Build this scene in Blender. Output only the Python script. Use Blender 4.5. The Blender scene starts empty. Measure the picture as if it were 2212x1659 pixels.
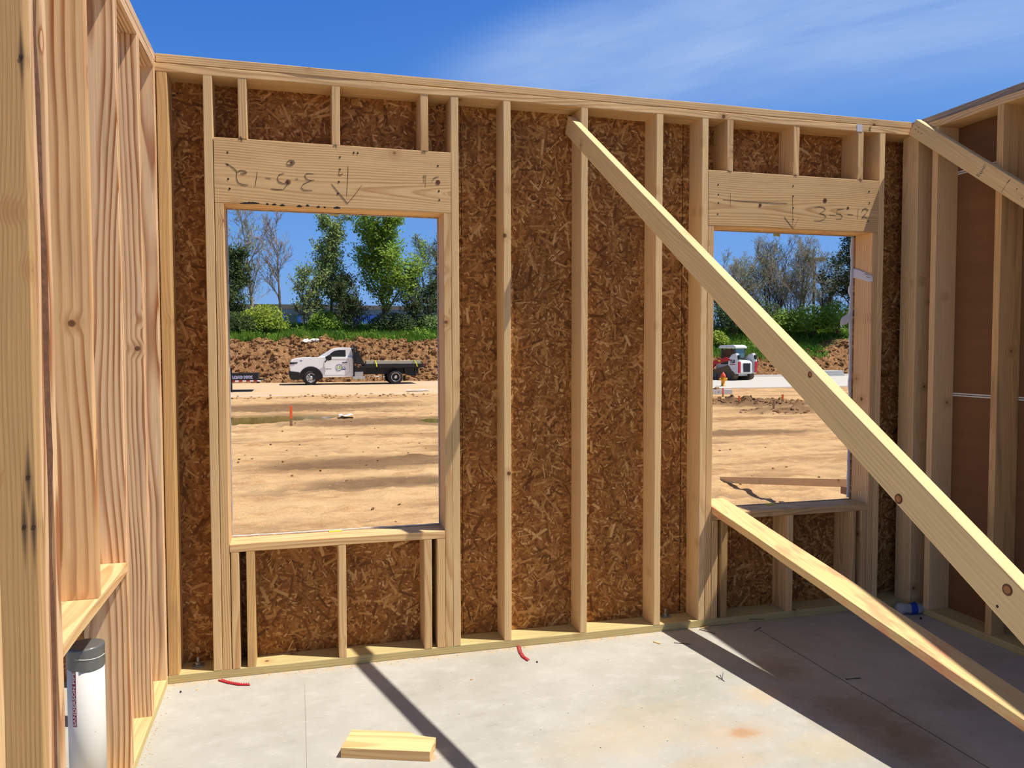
import bpy, bmesh, math, random
from mathutils import Vector, Matrix, noise as mn
random.seed(7)
S = bpy.context.scene
C = S.collection
PI = math.pi
# ------------------------------------------------------------------ camera numbers (solved from the photograph)
FPX, YAW, PITCH, ROLL = 1687.8, .26973, -.04335, -.00186
CAM = Vector((.568, -3.714, 1.488)); ROOMW = 3.944
IW, IH = 2212, 1659
def axes():
    cy, sy, cp, sp = math.cos(YAW), math.sin(YAW), math.cos(PITCH), math.sin(PITCH)
    f = Vector((sy*cp, cy*cp, sp)); r = Vector((cy, -sy, 0)); u = r.cross(f)
    cr, sr = math.cos(ROLL), math.sin(ROLL)
    return r*cr + u*sr, -r*sr + u*cr, f
AR, AU, AF = axes()
def ray(px, py): return AF + AR*((px-IW/2)/FPX) - AU*((py-IH/2)/FPX)
def hit(px, py, ax, v):                      # measured photo point -> point on a known world plane
    d = ray(px, py); return CAM + d*((v-CAM[ax])/d[ax])
GZ = -.36                                    # level of the site outside
def gp(px, py, z=GZ): return hit(px, py, 2, z)

# ------------------------------------------------------------------ node helpers
def lin(r, g, b):
    f = lambda c: (c/255/12.92) if c/255 <= .04045 else ((c/255+.055)/1.055)**2.4
    return (f(r), f(g), f(b), 1)
class NT:
    def __init__(s, tree): s.t = tree; s.L = tree.links
    def n(s, typ, **k):
        o = s.t.nodes.new(typ)
        for a, b in k.items(): setattr(o, a, b)
        return o
    def set(s, o, i, v):
        if hasattr(v, 'is_output') or isinstance(v, bpy.types.NodeSocket): s.L.new(v, o.inputs[i])
        else: o.inputs[i].default_value = v
    def math(s, op, a, b=None, c=None, clamp=False):
        o = s.n('ShaderNodeMath', operation=op, use_clamp=clamp); s.set(o, 0, a)
        if b is not None: s.set(o, 1, b)
        if c is not None: s.set(o, 2, c)
        return o.outputs[0]
    def vm(s, op, a, b=None):
        o = s.n('ShaderNodeVectorMath', operation=op); s.set(o, 0, a)
        if b is not None: s.set(o, 1, b)
        return o.outputs['Value'] if op in ('LENGTH', 'DOT_PRODUCT', 'DISTANCE') else o.outputs[0]
    def noise(s, v, scale=5, detail=4, rough=.55, dist=0):
        o = s.n('ShaderNodeTexNoise'); s.set(o, 'Vector', v); s.set(o, 'Scale', scale); s.set(o, 'Detail', detail)
        s.set(o, 'Roughness', rough); s.set(o, 'Distortion', dist); return o.outputs['Fac']
    def voro(s, v, scale=5, feat='F1', rnd=1, dim='3D'):
        o = s.n('ShaderNodeTexVoronoi', feature=feat, voronoi_dimensions=dim); s.set(o, 'Vector', v); s.set(o, 'Scale', scale)
        if feat != 'DISTANCE_TO_EDGE' or True: s.set(o, 'Randomness', rnd)
        return o
    def mapr(s, v, a, b, c=0, d=1, smooth=False):
        o = s.n('ShaderNodeMapRange', clamp=True)
        if smooth: o.interpolation_type = 'SMOOTHSTEP'
        s.set(o, 0, v)
        for i, x in enumerate((a, b, c, d)): s.set(o, i+1, x)
        return o.outputs[0]
    def mix(s, f, a, b, mode='MIX'):
        o = s.n('ShaderNodeMix', data_type='RGBA', blend_type=mode); s.set(o, 0, f); s.set(o, 6, a); s.set(o, 7, b); return o.outputs[2]
    def comb(s, x, y, z):
        o = s.n('ShaderNodeCombineXYZ'); s.set(o, 0, x); s.set(o, 1, y); s.set(o, 2, z); return o.outputs[0]
    def sep(s, v):
        o = s.n('ShaderNodeSeparateXYZ'); s.set(o, 0, v); return o.outputs
    def map(s, v, loc=(0,0,0), rot=(0,0,0), sc=(1,1,1)):
        o = s.n('ShaderNodeMapping'); s.set(o, 0, v); s.set(o, 1, loc); s.set(o, 2, rot); s.set(o, 3, sc); return o.outputs[0]
    def ramp(s, f, stops):
        o = s.n('ShaderNodeValToRGB'); s.set(o, 0, f); e = o.color_ramp.elements
        while len(e) < len(stops): e.new(.5)
        for el, (p, c) in zip(e, stops): el.position = p; el.color = c
        return o.outputs[0]
    def bump(s, h, strength=.3, dist=.01):
        o = s.n('ShaderNodeBump'); s.set(o, 'Height', h); s.set(o, 'Strength', strength); s.set(o, 'Distance', dist); return o.outputs[0]
def newmat(name):
    m = bpy.data.materials.new(name); m.use_nodes = True; t = m.node_tree; t.nodes.clear()
    N = NT(t); b = N.n('ShaderNodeBsdfPrincipled'); o = N.n('ShaderNodeOutputMaterial'); N.L.new(b.outputs[0], o.inputs[0])
    return m, N, b
def plain(name, col, rough=.6, metal=0, var=.08, scale=30, spec=.5, bump=0):
    m, N, b = newmat(name)
    tc = N.n('ShaderNodeTexCoord').outputs['Object']
    f = N.noise(tc, scale, 3)
    c0 = tuple(x*(1-var) for x in col[:3])+(1,); c1 = tuple(min(1, x*(1+var)) for x in col[:3])+(1,)
    N.set(b, 'Base Color', N.mix(f, c0, c1)); N.set(b, 'Roughness', rough); N.set(b, 'Metallic', metal); N.set(b, 'Specular IOR Level', spec)
    if bump: N.set(b, 'Normal', N.bump(f, bump, .005))
    return m
def wood(name, early, late, freq=75, contrast=.8, knots=.22, weather=.15, rough=.72, wob=.012, pink=0, stain=0, spots=()):
    """length runs along local X; growth rings round a wandering pith; knots; saw marks"""
    m, N, b = newmat(name)
    tc = N.n('ShaderNodeTexCoord').outputs['Object']
    rnd = N.n('ShaderNodeObjectInfo').outputs['Random']
    off = N.comb(N.math('MULTIPLY', rnd, 53), N.math('MULTIPLY', rnd, 17), N.math('MULTIPLY', rnd, 91))
    P = N.vm('ADD', tc, off)
    # knots
    kv = N.voro(P, 8.5)
    kd = kv.outputs['Distance']; kc = N.sep(kv.outputs['Color'])[0]
    has = N.math('LESS_THAN', kc, knots)
    knot = N.math('MULTIPLY', N.mapr(kd, .07, .12, 1, 0, True), has)
    halo = N.math('MULTIPLY', N.mapr(kd, .08, .42, 1, 0, True), has)
    # rings
    x, y, z = N.sep(tc)
    w1 = N.noise(N.map(P, sc=(.9, 1.6, 1.6)), 1, 2, .5)
    w2 = N.noise(N.map(P, sc=(.7, 2, 2), loc=(9, 3, 1)), 1, 1, .5)
    py = N.math('SUBTRACT', N.math('MULTIPLY', N.math('FRACT', N.math('MULTIPLY', rnd, 7.31)), .16), .08)
    pz = N.math('ADD', N.math('MULTIPLY', N.math('FRACT', N.math('MULTIPLY', rnd, 3.77)), .06), .012)
    yy = N.math('ADD', N.math('ADD', y, py), N.math('MULTIPLY', N.math('SUBTRACT', w2, .5), .14))
    zz = N.math('ADD', N.math('ADD', z, pz), N.math('MULTIPLY', N.math('SUBTRACT', w1, .5), wob*6))
    r = N.math('SQRT', N.math('ADD', N.math('MULTIPLY', yy, yy), N.math('MULTIPLY', zz, zz)))
    r = N.math('ADD', r, N.math('MULTIPLY', halo, .012))
    ph = N.math('FRACT', N.math('MULTIPLY', r, freq*2))
    ring = N.math('MULTIPLY', N.mapr(ph, .3, .88, 0, 1, True), N.mapr(ph, .9, 1.0, 1, 0))
    amp = N.mapr(N.noise(N.map(P, sc=(1, 9, 9)), 1.5, 2), .3, .7, .35, 1)
    fib = N.noise(N.map(P, sc=(4, 260, 260)), 1, 3, .6)
    col = N.mix(N.math('MULTIPLY', N.math('MULTIPLY', ring, amp), contrast), early, late)
    g = N.mapr(fib, .3, .7, .88, 1.1)
    col = N.mix(1, col, N.comb(g, g, g), 'MULTIPLY')
    bl = N.noise(N.map(P, sc=(1.2, 6, 6)), 1.6, 3)
    tone = N.mapr(rnd, 0, 1, .9, 1.08)
    col = N.mix(1, col, N.comb(tone, tone, tone), 'MULTIPLY')
    col = N.mix(N.math('MULTIPLY', N.mapr(bl, .52, .75, 0, 1), weather), col, lin(128, 108, 88))
    if stain:
        st = N.noise(N.map(P, sc=(1.0, 14, 3)), 1.2, 3)
        col = N.mix(N.math('MULTIPLY', N.mapr(st, .58, .72, 0, 1), stain), col, lin(62, 55, 50))
    if pink:
        pk = N.noise(N.map(P, sc=(5, 14, 14)), 1.1, 3)
        col = N.mix(N.math('MULTIPLY', N.mapr(pk, .52, .68, 0, 1), pink), col, lin(228, 118, 100))
    col = N.mix(N.math('MULTIPLY', halo, .35), col, lin(170, 112, 62))
    col = N.mix(N.math('MULTIPLY', knot, .85), col, lin(92, 52, 28))
    for sx_, sy_, ln_ in spots:                                   # black iron streaks round old nails
        a_ = N.math('DIVIDE', N.math('ABSOLUTE', N.math('SUBTRACT', y, sy_)), .008); b_ = N.math('DIVIDE', N.math('ABSOLUTE', N.math('SUBTRACT', x, sx_)), ln_)
        col = N.mix(N.math('MULTIPLY', N.mapr(N.math('ADD', a_, b_), .1, 1.3, 1, 0, True), .85), col, lin(48, 44, 42))
    N.set(b, 'Base Color', col); N.set(b, 'Roughness', rough); N.set(b, 'Specular IOR Level', .25)
    saw = N.noise(N.map(P, sc=(160, 12, 12)), 1, 1)
    h = N.math('ADD', N.math('ADD', N.math('MULTIPLY', fib, .5), N.math('MULTIPLY', ring, -.3)), N.math('MULTIPLY', saw, .25))
    N.set(b, 'Normal', N.bump(h, .35, .0012))
    return m
M = {}
M['spruce'] = wood('spruce_lumber', lin(236, 201, 148), lin(206, 156, 98), 70, .45, .2, .1)
M['pine'] = wood('pine_lumber', lin(232, 194, 140), lin(186, 130, 78), 48, .75, .18, .15)
M['fir'] = wood('fir_lumber', lin(240, 200, 154), lin(164, 96, 48), 36, 1, .1, .12, stain=.25)
M['firb'] = wood('fir_lumber_banded', lin(236, 192, 138), lin(160, 88, 34), 20, 1, .12, .1, stain=.4, wob=.02)
M['weath'] = wood('weathered_lumber', lin(214, 174, 116), lin(178, 128, 76), 60, .5, .25, .2, stain=.5)
M['treated'] = wood('treated_lumber', lin(212, 194, 138), lin(180, 154, 96), 50, .6, .15, .12)
M['grey'] = wood('grey_lumber', lin(178, 158, 138), lin(126, 104, 86), 60, .8, .2, .8)
M['brace'] = wood('brace_lumber', lin(246, 216, 158), lin(224, 180, 116), 55, .45, .1, .05)
M['bracepink'] = wood('brace_lumber_pink_dye', lin(242, 206, 146), lin(214, 162, 100), 55, .5, .12, .05, pink=.5)
M['plate'] = wood('plate_lumber', lin(232, 194, 140), lin(184, 132, 80), 52, .8, .12, .15)
M['block'] = wood('offcut_lumber', lin(238, 200, 144), lin(206, 148, 92), 26, .9, .03, .03)
M['bark'] = plain('bark_edge', lin(112, 78, 58), .9, 0, .5, 40, .2, .8)
M['pencil'] = plain('pencil_mark', lin(52, 40, 34), .8)
M['ink'] = plain('ink_mark', lin(30, 26, 26), .7)
M['nailhole'] = plain('nail_hole', lin(34, 24, 18), .7)
M['knot'] = plain('dark_knot', lin(96, 56, 32), .6, 0, .5, 90)
M['knotring'] = plain('knot_ring', lin(168, 112, 62), .6, 0, .2, 60)

def osb():
    m, N, b = newmat('oriented_strand_board')
    tc = N.n('ShaderNodeTexCoord').outputs['Object']
    x, y, z = N.sep(tc); P2 = N.comb(x, z, 0)
    base = N.noise(tc, 60, 4, .7)
    col = N.mix(base, lin(122, 72, 32), lin(172, 114, 58)); hs = base
    for i, (sc_, wd, ln) in enumerate([(30, .16, .6), (22, .13, .7), (34, .12, .6), (17, .10, .75), (26, .15, .65), (11, .075, .8), (40, .16, .6), (15, .09, .75)]):
        v = N.voro(N.vm('ADD', P2, (3.7*i+1, 2.3*i+.7, 0)), sc_, dim='2D'); c = N.sep(v.outputs['Color'])
        d = N.vm('SUBTRACT', N.vm('ADD', P2, (3.7*i+1, 2.3*i+.7, 0)), v.outputs['Position']); lx, lz, _ = N.sep(d)
        an = N.math('MULTIPLY', c[0], PI); ca = N.math('COSINE', an); sa = N.math('SINE', an)
        u = N.math('ADD', N.math('MULTIPLY', lx, ca), N.math('MULTIPLY', lz, sa)); w = N.math('SUBTRACT', N.math('MULTIPLY', lz, ca), N.math('MULTIPLY', lx, sa))
        rag = N.math('MULTIPLY', N.math('SUBTRACT', N.noise(N.comb(N.math('MULTIPLY', u, 60), N.math('MULTIPLY', w, 300), c[1]), 1, 1), .5), .012)
        aw = N.math('DIVIDE', N.math('ABSOLUTE', w), N.math('MULTIPLY', N.math('ADD', .4, c[2]), wd/sc_)); au = N.math('DIVIDE', N.math('ABSOLUTE', N.math('ADD', u, rag)), ln/sc_)
        mask = N.math('MULTIPLY', N.math('LESS_THAN', aw, 1), N.math('LESS_THAN', au, 1))
        fib = N.noise(N.comb(N.math('MULTIPLY', u, 25), N.math('MULTIPLY', w, 520), N.math('MULTIPLY', c[1], 50)), 1, 2, .6)
        t = N.ramp(c[1], [(0, lin(104, 60, 24)), (.3, lin(150, 97, 45)), (.65, lin(182, 126, 66)), (.9, lin(208, 156, 92)), (1, lin(230, 186, 124))])
        k = N.math('MULTIPLY', N.mapr(fib, .3, .7, .8, 1.15), N.mapr(aw, .6, 1, 1, .72))
        t = N.mix(1, t, N.comb(k, k, k), 'MULTIPLY'); col = N.mix(N.math('MULTIPLY', mask, .9), col, t); hs = N.math('ADD', N.math('MULTIPLY', hs, N.math('SUBTRACT', 1, mask)), N.math('MULTIPLY', mask, c[2]))
    big = N.noise(tc, 2.2, 3); g = N.mapr(big, .3, .7, .88, 1.1)
    col = N.mix(1, col, N.comb(g, g, g), 'MULTIPLY')
    N.set(b, 'Base Color', col); N.set(b, 'Roughness', .75); N.set(b, 'Specular IOR Level', .3); N.set(b, 'Normal', N.bump(hs, .5, .0015))
    return m
M['osb'] = osb()
def concrete():
    m, N, b = newmat('floor_concrete')
    tc = N.n('ShaderNodeTexCoord').outputs['Object']
    n1 = N.noise(tc, 1.6, 5, .6); n2 = N.noise(N.map(tc, sc=(9, 14, 9)), 1, 5, .65); n3 = N.noise(tc, 90, 3)
    col = N.mix(N.mapr(n1, .35, .65), lin(170, 168, 157), lin(188, 185, 177))
    col = N.mix(N.mapr(n2, .52, .74, 0, .4), col, lin(208, 205, 200))
    col = N.mix(N.mapr(n2, .42, .25, 0, .35), col, lin(142, 138, 128))
    sp = N.voro(N.map(tc, sc=(26, 60, 26), rot=(0, 0, .25)), 1)
    sm = N.math('MULTIPLY', N.math('GREATER_THAN', N.sep(sp.outputs['Color'])[0], .7), N.mapr(sp.outputs['Distance'], .1, .24, .35, 0))
    col = N.mix(sm, col, lin(216, 214, 210))
    x, y, z = N.sep(tc)
    def blob(cx, cy, rx, ry, amt, colr, nsc=9):
        dx = N.math('DIVIDE', N.math('SUBTRACT', x, cx), rx); dy = N.math('DIVIDE', N.math('SUBTRACT', y, cy), ry)
        d = N.math('SQRT', N.math('ADD', N.math('MULTIPLY', dx, dx), N.math('MULTIPLY', dy, dy)))
        d = N.math('ADD', d, N.math('MULTIPLY', N.math('SUBTRACT', N.noise(N.map(tc, loc=(cx, cy, 0)), nsc, 9, .78), .5), 2.4))
        return N.math('MULTIPLY', N.mapr(d, .2, 1, 1, 0, True), amt), colr
    for p, rx, ry, amt, c in [((1605, 1582), .085, .05, .6, lin(178, 116, 62)), ((1590, 1585), .26, .16, .28, lin(196, 158, 108)),
                              ((1400, 1560), .4, .28, .22, lin(204, 180, 138)), ((1300, 1610), .35, .2, .22, lin(200, 176, 134)),
                              ((1560, 1650), .3, .1, .28, lin(200, 164, 112)), ((1640, 1500), .16, .12, .35, lin(208, 172, 118)),
                              ((1800, 1610), .3, .14, .3, lin(206, 182, 132)), ((820, 1655), .1, .03, .0, lin(200, 150, 90)),
                              ((1680, 1440), .2, .18, .4, lin(150, 124, 80)), ((1850, 1540), .28, .25, .4, lin(140, 114, 70)),
                              ((1960, 1600), .2, .25, .4, lin(134, 106, 64)), ((2120, 1500), .35, .25, .25, lin(130, 112, 84)),
                              ((930, 1636), .04, .035, .6, lin(208, 146, 84))]:
        q = hit(*p, 2, 0); f, cc = blob(q.x, q.y, rx, ry, amt, c); col = N.mix(f, col, cc)
    # sawdust along the plates
    dist = N.math('ABSOLUTE', y)
    sd = N.math('MULTIPLY', N.mapr(dist, .005, .07, 1, 0), N.mapr(N.noise(tc, 26, 5, .8), .42, .6))
    col = N.mix(N.math('MULTIPLY', sd, .65), col, lin(214, 178, 128))
    # a saw cut and a pencil line
    wob = N.math('MULTIPLY', N.math('SUBTRACT', N.noise(tc, 7, 3), .5), .012)
    def line(cx, w, dark, c, y1=-.16):
        d = N.math('ABSOLUTE', N.math('SUBTRACT', N.math('ADD', x, wob if w > .0012 else 0.0), cx))
        on = N.math('MULTIPLY', N.math('LESS_THAN', d, w), N.math('LESS_THAN', y, y1))
        return N.math('MULTIPLY', on, dark), c
    f, c = line(.586, .0011, .6, lin(120, 104, 96)); col = N.mix(f, col, c)
    f, c = line(2.922, .0024, .9, lin(52, 46, 40), -.12); col = N.mix(f, col, c)
    N.set(b, 'Base Color', col); N.set(b, 'Roughness', .78); N.set(b, 'Specular IOR Level', .3)
    N.set(b, 'Normal', N.bump(N.math('ADD', n3, n2), .12, .003))
    return m
M['floor'] = concrete()
def gypsum():
    m, N, b = newmat('gypsum_board_back_paper')
    tc = N.n('ShaderNodeTexCoord').outputs['Object']
    n1 = N.noise(N.map(tc, sc=(1, 2, 14)), 1, 4); sc = N.noise(N.map(tc, sc=(1, 60, 9)), 1, 5, .8)
    col = N.mix(n1, lin(122, 86, 56), lin(142, 102, 68))
    col = N.mix(N.mapr(sc, .66, .74, 0, .5), col, lin(214, 196, 174))
    N.set(b, 'Base Color', col); N.set(b, 'Roughness', .85); N.set(b, 'Specular IOR Level', .2)
    return m
M['gyp'] = gypsum()
M['white'] = plain('white_paper_edge', lin(232, 228, 220), .8)
M['wrap'] = plain('house_wrap', lin(212, 214, 220), .6, 0, .08, 40, .4, .4)
def pvc():
    m, N, b = newmat('white_pvc'); tc = N.n('ShaderNodeTexCoord').outputs['Object']
    v = N.voro(N.map(tc, sc=(60, 60, 42)), 1); k = N.math('MULTIPLY', N.math('GREATER_THAN', N.sep(v.outputs['Color'])[0], .9), N.mapr(v.outputs['Distance'], .07, .13, .8, 0))
    N.set(b, 'Base Color', N.mix(k, lin(228, 225, 220), lin(92, 78, 76))); N.set(b, 'Roughness', .35); return m
M['pvc'] = pvc()
M['duct'] = plain('grey_duct_tape', lin(112, 114, 114), .32, .35, .12, 50, .6, .3)
M['magenta'] = plain('magenta_print', lin(150, 38, 72), .5)
M['redplast'] = plain('red_plastic', lin(196, 22, 40), .4)
M['steel'] = plain('galvanized_steel', lin(170, 172, 172), .4, .8, .15, 60)
M['rust'] = plain('rusty_nail_steel', lin(84, 66, 56), .55, .6, .3, 80)
M['bluel'] = plain('blue_bottle_label', lin(36, 70, 168), .4)
M['yel'] = plain('yellow_tape', lin(222, 222, 70), .6)
M['pale'] = plain('pale_yellow_tape', lin(206, 204, 118), .6)

# ------------------------------------------------------------------ object helpers
def link(name, me, mats, parent=None):
    o = bpy.data.objects.new(name, me); C.objects.link(o)
    if not isinstance(mats, (list, tuple)): mats = [mats]
    for m in mats: me.materials.append(m)
    if parent: o.parent = parent
    return o
def tag(o, label=None, cat=None, group=None, kind=None):
    if label: o['label'] = label
    if cat: o['category'] = cat
    if group: o['group'] = group
    if kind: o['kind'] = kind
    return o
def empty(name, loc=(0,0,0), rz=0, parent=None):
    o = bpy.data.objects.new(name, None); C.objects.link(o); o.location = loc; o.rotation_euler = (0, 0, rz); o.empty_display_size = .05
    if parent: o.parent = parent
    return o
def thing(name, label, cat, loc=(0,0,0), rz=0, group=None): return tag(empty(name, loc, rz), label, cat, group)
class MB:
    """collects shapes into one mesh"""
    def __init__(s): s.v = []; s.f = []; s.m = []; s.sm = []
    def add(s, vs, fs, mi=0, sm=False):
        b = len(s.v); s.v += [tuple(v) for v in vs]; s.f += [tuple(i+b for i in f) for f in fs]; s.m += [mi]*len(fs); s.sm += [sm]*len(fs); return s
    def box(s, lo, hi, mi=0, mat=None):
        x0, y0, z0 = lo; x1, y1, z1 = hi
        vs = [Vector(p) for p in ((x0,y0,z0),(x1,y0,z0),(x1,y1,z0),(x0,y1,z0),(x0,y0,z1),(x1,y0,z1),(x1,y1,z1),(x0,y1,z1))]
        if mat: vs = [mat @ v for v in vs]
        return s.add(vs, [(0,3,2,1),(4,5,6,7),(0,1,5,4),(1,2,6,5),(2,3,7,6),(3,0,4,7)], mi)
    def prism(s, pts, a, b, axis=1, mi=0, sm=False):
        """polygon pts (2D) extruded along axis from a to b"""
        def P(p, t): return (p[0], t, p[1]) if axis == 1 else ((t, p[0], p[1]) if axis == 0 else (p[0], p[1], t))
        n = len(pts); vs = [P(p, a) for p in pts] + [P(p, b) for p in pts]
        fs = [tuple(range(n)), tuple(range(2*n-1, n-1, -1))]
        s.add(vs, fs, mi); base = len(s.v)-2*n
        for i in range(n):
            j = (i+1) % n; s.f.append((base+j, base+i, base+n+i, base+n+j)); s.m.append(mi); s.sm.append(sm)
        return s
    def tube(s, path, rad, n=8, mi=0, caps=True, sm=True):
        path = [Vector(p) for p in path]
        if not isinstance(rad, (list, tuple)): rad = [rad]*len(path)
        b = len(s.v); prev = None
        for i, p in enumerate(path):
            d = (path[min(i+1, len(path)-1)] - path[max(i-1, 0)]).normalized()
            a = d.cross(Vector((0, 0, 1)) if abs(d.z) < .9 else Vector((1, 0, 0))).normalized() if prev is None else (prev - d*prev.dot(d)).normalized()
            prev = a; c = d.cross(a)
            for k in range(n):
                t = 2*PI*k/n; s.v.append(tuple(p + (a*math.cos(t) + c*math.sin(t))*rad[i]))
        for i in range(len(path)-1):
            for k in range(n):
                q = (k+1) % n
                s.f.append((b+i*n+k, b+i*n+q, b+(i+1)*n+q, b+(i+1)*n+k)); s.m.append(mi); s.sm.append(sm)
        if caps:
            s.f.append(tuple(b+k for k in range(n-1, -1, -1))); s.m.append(mi); s.sm.append(False)
            e = b+(len(path)-1)*n; s.f.append(tuple(e+k for k in range(n))); s.m.append(mi); s.sm.append(False)
        return s
    def disc(s, c, r, axis=1, n=16, mi=0, t=.004, r2=None):
        c = Vector(c); d = Vector((0, 0, 0)); d[axis] = t/2
        return s.tube([c-d, c+d], [r, r2 if r2 is not None else r], n, mi, sm=False)
    def ico(s, c, r, sub=1, jit=.25, sq=1, mi=0):
        bm = bmesh.new(); bmesh.ops.create_icosphere(bm, subdivisions=sub, radius=1)
        o = Vector((random.random()*99, 3, 5)); c = Vector(c)
        vs = []
        for v in bm.verts:
            k = 1 + jit*mn.noise(v.co*1.6+o)*2; vs.append(c + Vector((v.co.x*k*r, v.co.y*k*r, v.co.z*k*r*sq)))
        fs = [tuple(v.index for v in f.verts) for f in bm.faces]; bm.free()
        return s.add(vs, fs, mi)
    def build(s, name, mats, parent=None, bevel=0, seg=2):
        me = bpy.data.meshes.new(name); me.from_pydata(s.v, [], s.f)
        me.polygons.foreach_set('material_index', s.m); me.polygons.foreach_set('use_smooth', s.sm); me.update()
        o = link(name, me, mats, parent)
        if bevel:
            mo = o.modifiers.new('b', 'BEVEL'); mo.width = bevel; mo.segments = seg; mo.limit_method = 'ANGLE'; mo.angle_limit = .6
        return o
ROT = {'x': Matrix.Identity(3), 'z': Matrix(((0,0,-1),(0,1,0),(1,0,0))), 'y': Matrix(((0,-1,0),(1,0,0),(0,0,1)))}
def lumber(name, lo, hi, ax, mat, parent, wane=0, warp=0, extra=None, bark=False, jit=.0006):
    """a piece of dimension lumber with eased edges; its length lies on local X. lo/hi world box."""
    lo = Vector(lo); hi = Vector(hi); c = (lo+hi)/2; d = hi-lo; R = ROT[ax]; Ri = R.transposed()
    l = Ri @ d; L, W, T = abs(l.x), abs(l.y), abs(l.z); seed = random.random()*90
    seg = max(2, int(L/.12)); if_w = wane
    e = .0032; cs = []
    for sy, sz in ((-1,-1),(1,-1),(1,1),(-1,1)):
        a = (sy*(W/2-e), sz*T/2); b_ = (sy*W/2, sz*(T/2-e)); m_ = (sy*(W/2-e*.3), sz*(T/2-e*.3))
        tri = (b_, m_, a) if sy*sz < 0 else (a, m_, b_)
        if (sy, sz) == (-1, -1): tri = (b_, m_, a)
        if (sy, sz) == (1, -1): tri = (a, m_, b_)
        if (sy, sz) == (1, 1): tri = (b_, m_, a)
        if (sy, sz) == (-1, 1): tri = (a, m_, b_)
        cs += list(tri)
    n = len(cs); vs = []; fs = []; mi = []
    for i in range(seg+1):
        t = i/seg; x = (t-.5)*L
        wy = warp*math.sin(PI*t)
        for k, (y, z) in enumerate(cs):
            q = mn.noise(Vector((x*4+seed, y*9, z*9)))*jit*2
            yy, zz = y+q+wy, z+q
            if wane and k//3 in wane[0]:
                w = max(0, mn.noise(Vector((x*2.5+seed, k//3*3, 0)))+wane[2])*wane[1] + max(0, mn.noise(Vector((x*22+seed, 1, 0))))*wane[1]*.25
                yy -= math.copysign(w, y); zz -= math.copysign(w*.45, z)
            vs.append((x, yy, zz))
    for i in range(seg):
        for k in range(n):
            q = (k+1) % n; fs.append((i*n+k, (i+1)*n+k, (i+1)*n+q, i*n+q))
            mi.append(1 if (bark and wane and (k//3 in wane[0]) and (q//3 in wane[0]) and k % 3 != 9) else 0)
    fs.append(tuple(range(n))); mi.append(0); fs.append(tuple(seg*n+k for k in range(n-1, -1, -1))); mi.append(0)
    me = bpy.data.meshes.new(name)
    mats = [mat, M['bark']]
    me.from_pydata(vs, [], fs); me.update()
    o = link(name, me, mats, parent)
    me.polygons.foreach_set('material_index', mi)
    o.matrix_world = Matrix.Translation(c) @ R.to_4x4() if parent is None else Matrix.Translation(c) @ R.to_4x4()
    if parent:
        pi = parent
        M4 = Matrix.Translation(c) @ R.to_4x4()
        o.matrix_basis = Matrix.Translation(-Vector(abs_loc(parent))) @ M4
    return o
def abs_loc(o):
    v = Vector(o.location)
    while o.parent: o = o.parent; v = v + Vector(o.location)
    return v
def strokes(name, lines, plane, mat, parent, w=.003, dots=(), ax=1):
    """pencil strokes: thin ribbons lying on a face. lines in photo points projected on the plane"""
    mb = MB()
    def P(q, o=0):
        h = hit(q[0], q[1], ax, plane); h[ax] -= .0009; return h
    for ln in lines:
        pts = [P(q) for q in ln]; mb.tube(pts, [w*.3]+[w*.5]*(len(pts)-2)+[w*.3], 4, 0, sm=False)
    o = None
    if lines:
        o = mb.build(name if name == 'pencil_writing' else 'lettering', mat, parent)
        if parent: o.matrix_basis = Matrix.Translation(-abs_loc(parent))
    for (q, r) in dots:
        p_ = MB().disc(P(q), r, ax, 10, 0, .0012).build(name.rstrip('s'), mat, parent)
        if parent: p_.matrix_basis = Matrix.Translation(-abs_loc(parent))
    return o
def sc(reg, s, pts): return [(reg[0]+a/s, reg[1]+b/s) for a, b in pts]
def text_mesh(s, size, thick=.002, bold=0):
    cu = bpy.data.curves.new('t', 'FONT'); cu.body = s; cu.size = size; cu.extrude = thick; cu.offset = bold; cu.align_x = 'CENTER'; cu.align_y = 'CENTER'
    cu.resolution_u = 3
    o = bpy.data.objects.new('t', cu); C.objects.link(o)
    dg = bpy.context.evaluated_depsgraph_get(); me = bpy.data.meshes.new_from_object(o.evaluated_get(dg))
    bpy.data.objects.remove(o); bpy.data.curves.remove(cu)
    me.materials.clear(); return me
def put_text(name, s, size, mat, mtx, parent, thick=.002, bold=0):
    me = text_mesh(s, size, thick, bold); me.transform(mtx); return link(name, me, mat, parent)
FRONT = Matrix.Rotation(PI/2, 4, 'X')          # text facing -Y

# ------------------------------------------------------------------ room shell
TOP, MID, BOT = 2.772, 2.734, 2.696; PL = .0381; D = .14
fl = MB().box((-3.2, -6.5, -.14), (8.5, .16, 0)).build('floor', M['floor']); tag(fl, kind='structure')
wb = empty('wall_back'); tag(wb, kind='structure')
wl = empty('wall_left'); tag(wl, kind='structure')
wr = empty('wall_right'); tag(wr, kind='structure')
w1 = empty('window_1', (.762, .07, .576)); tag(w1, kind='structure')
w2 = empty('window_2', (3.197, .07, .576)); tag(w2, kind='structure')
g = .0004
def stud(x0, x1, z0, z1, mat, parent, name='stud', **k): return lumber(name, (x0, 0, z0+g), (x1, D, z1-g), 'z', M[mat], parent, **k)
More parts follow.
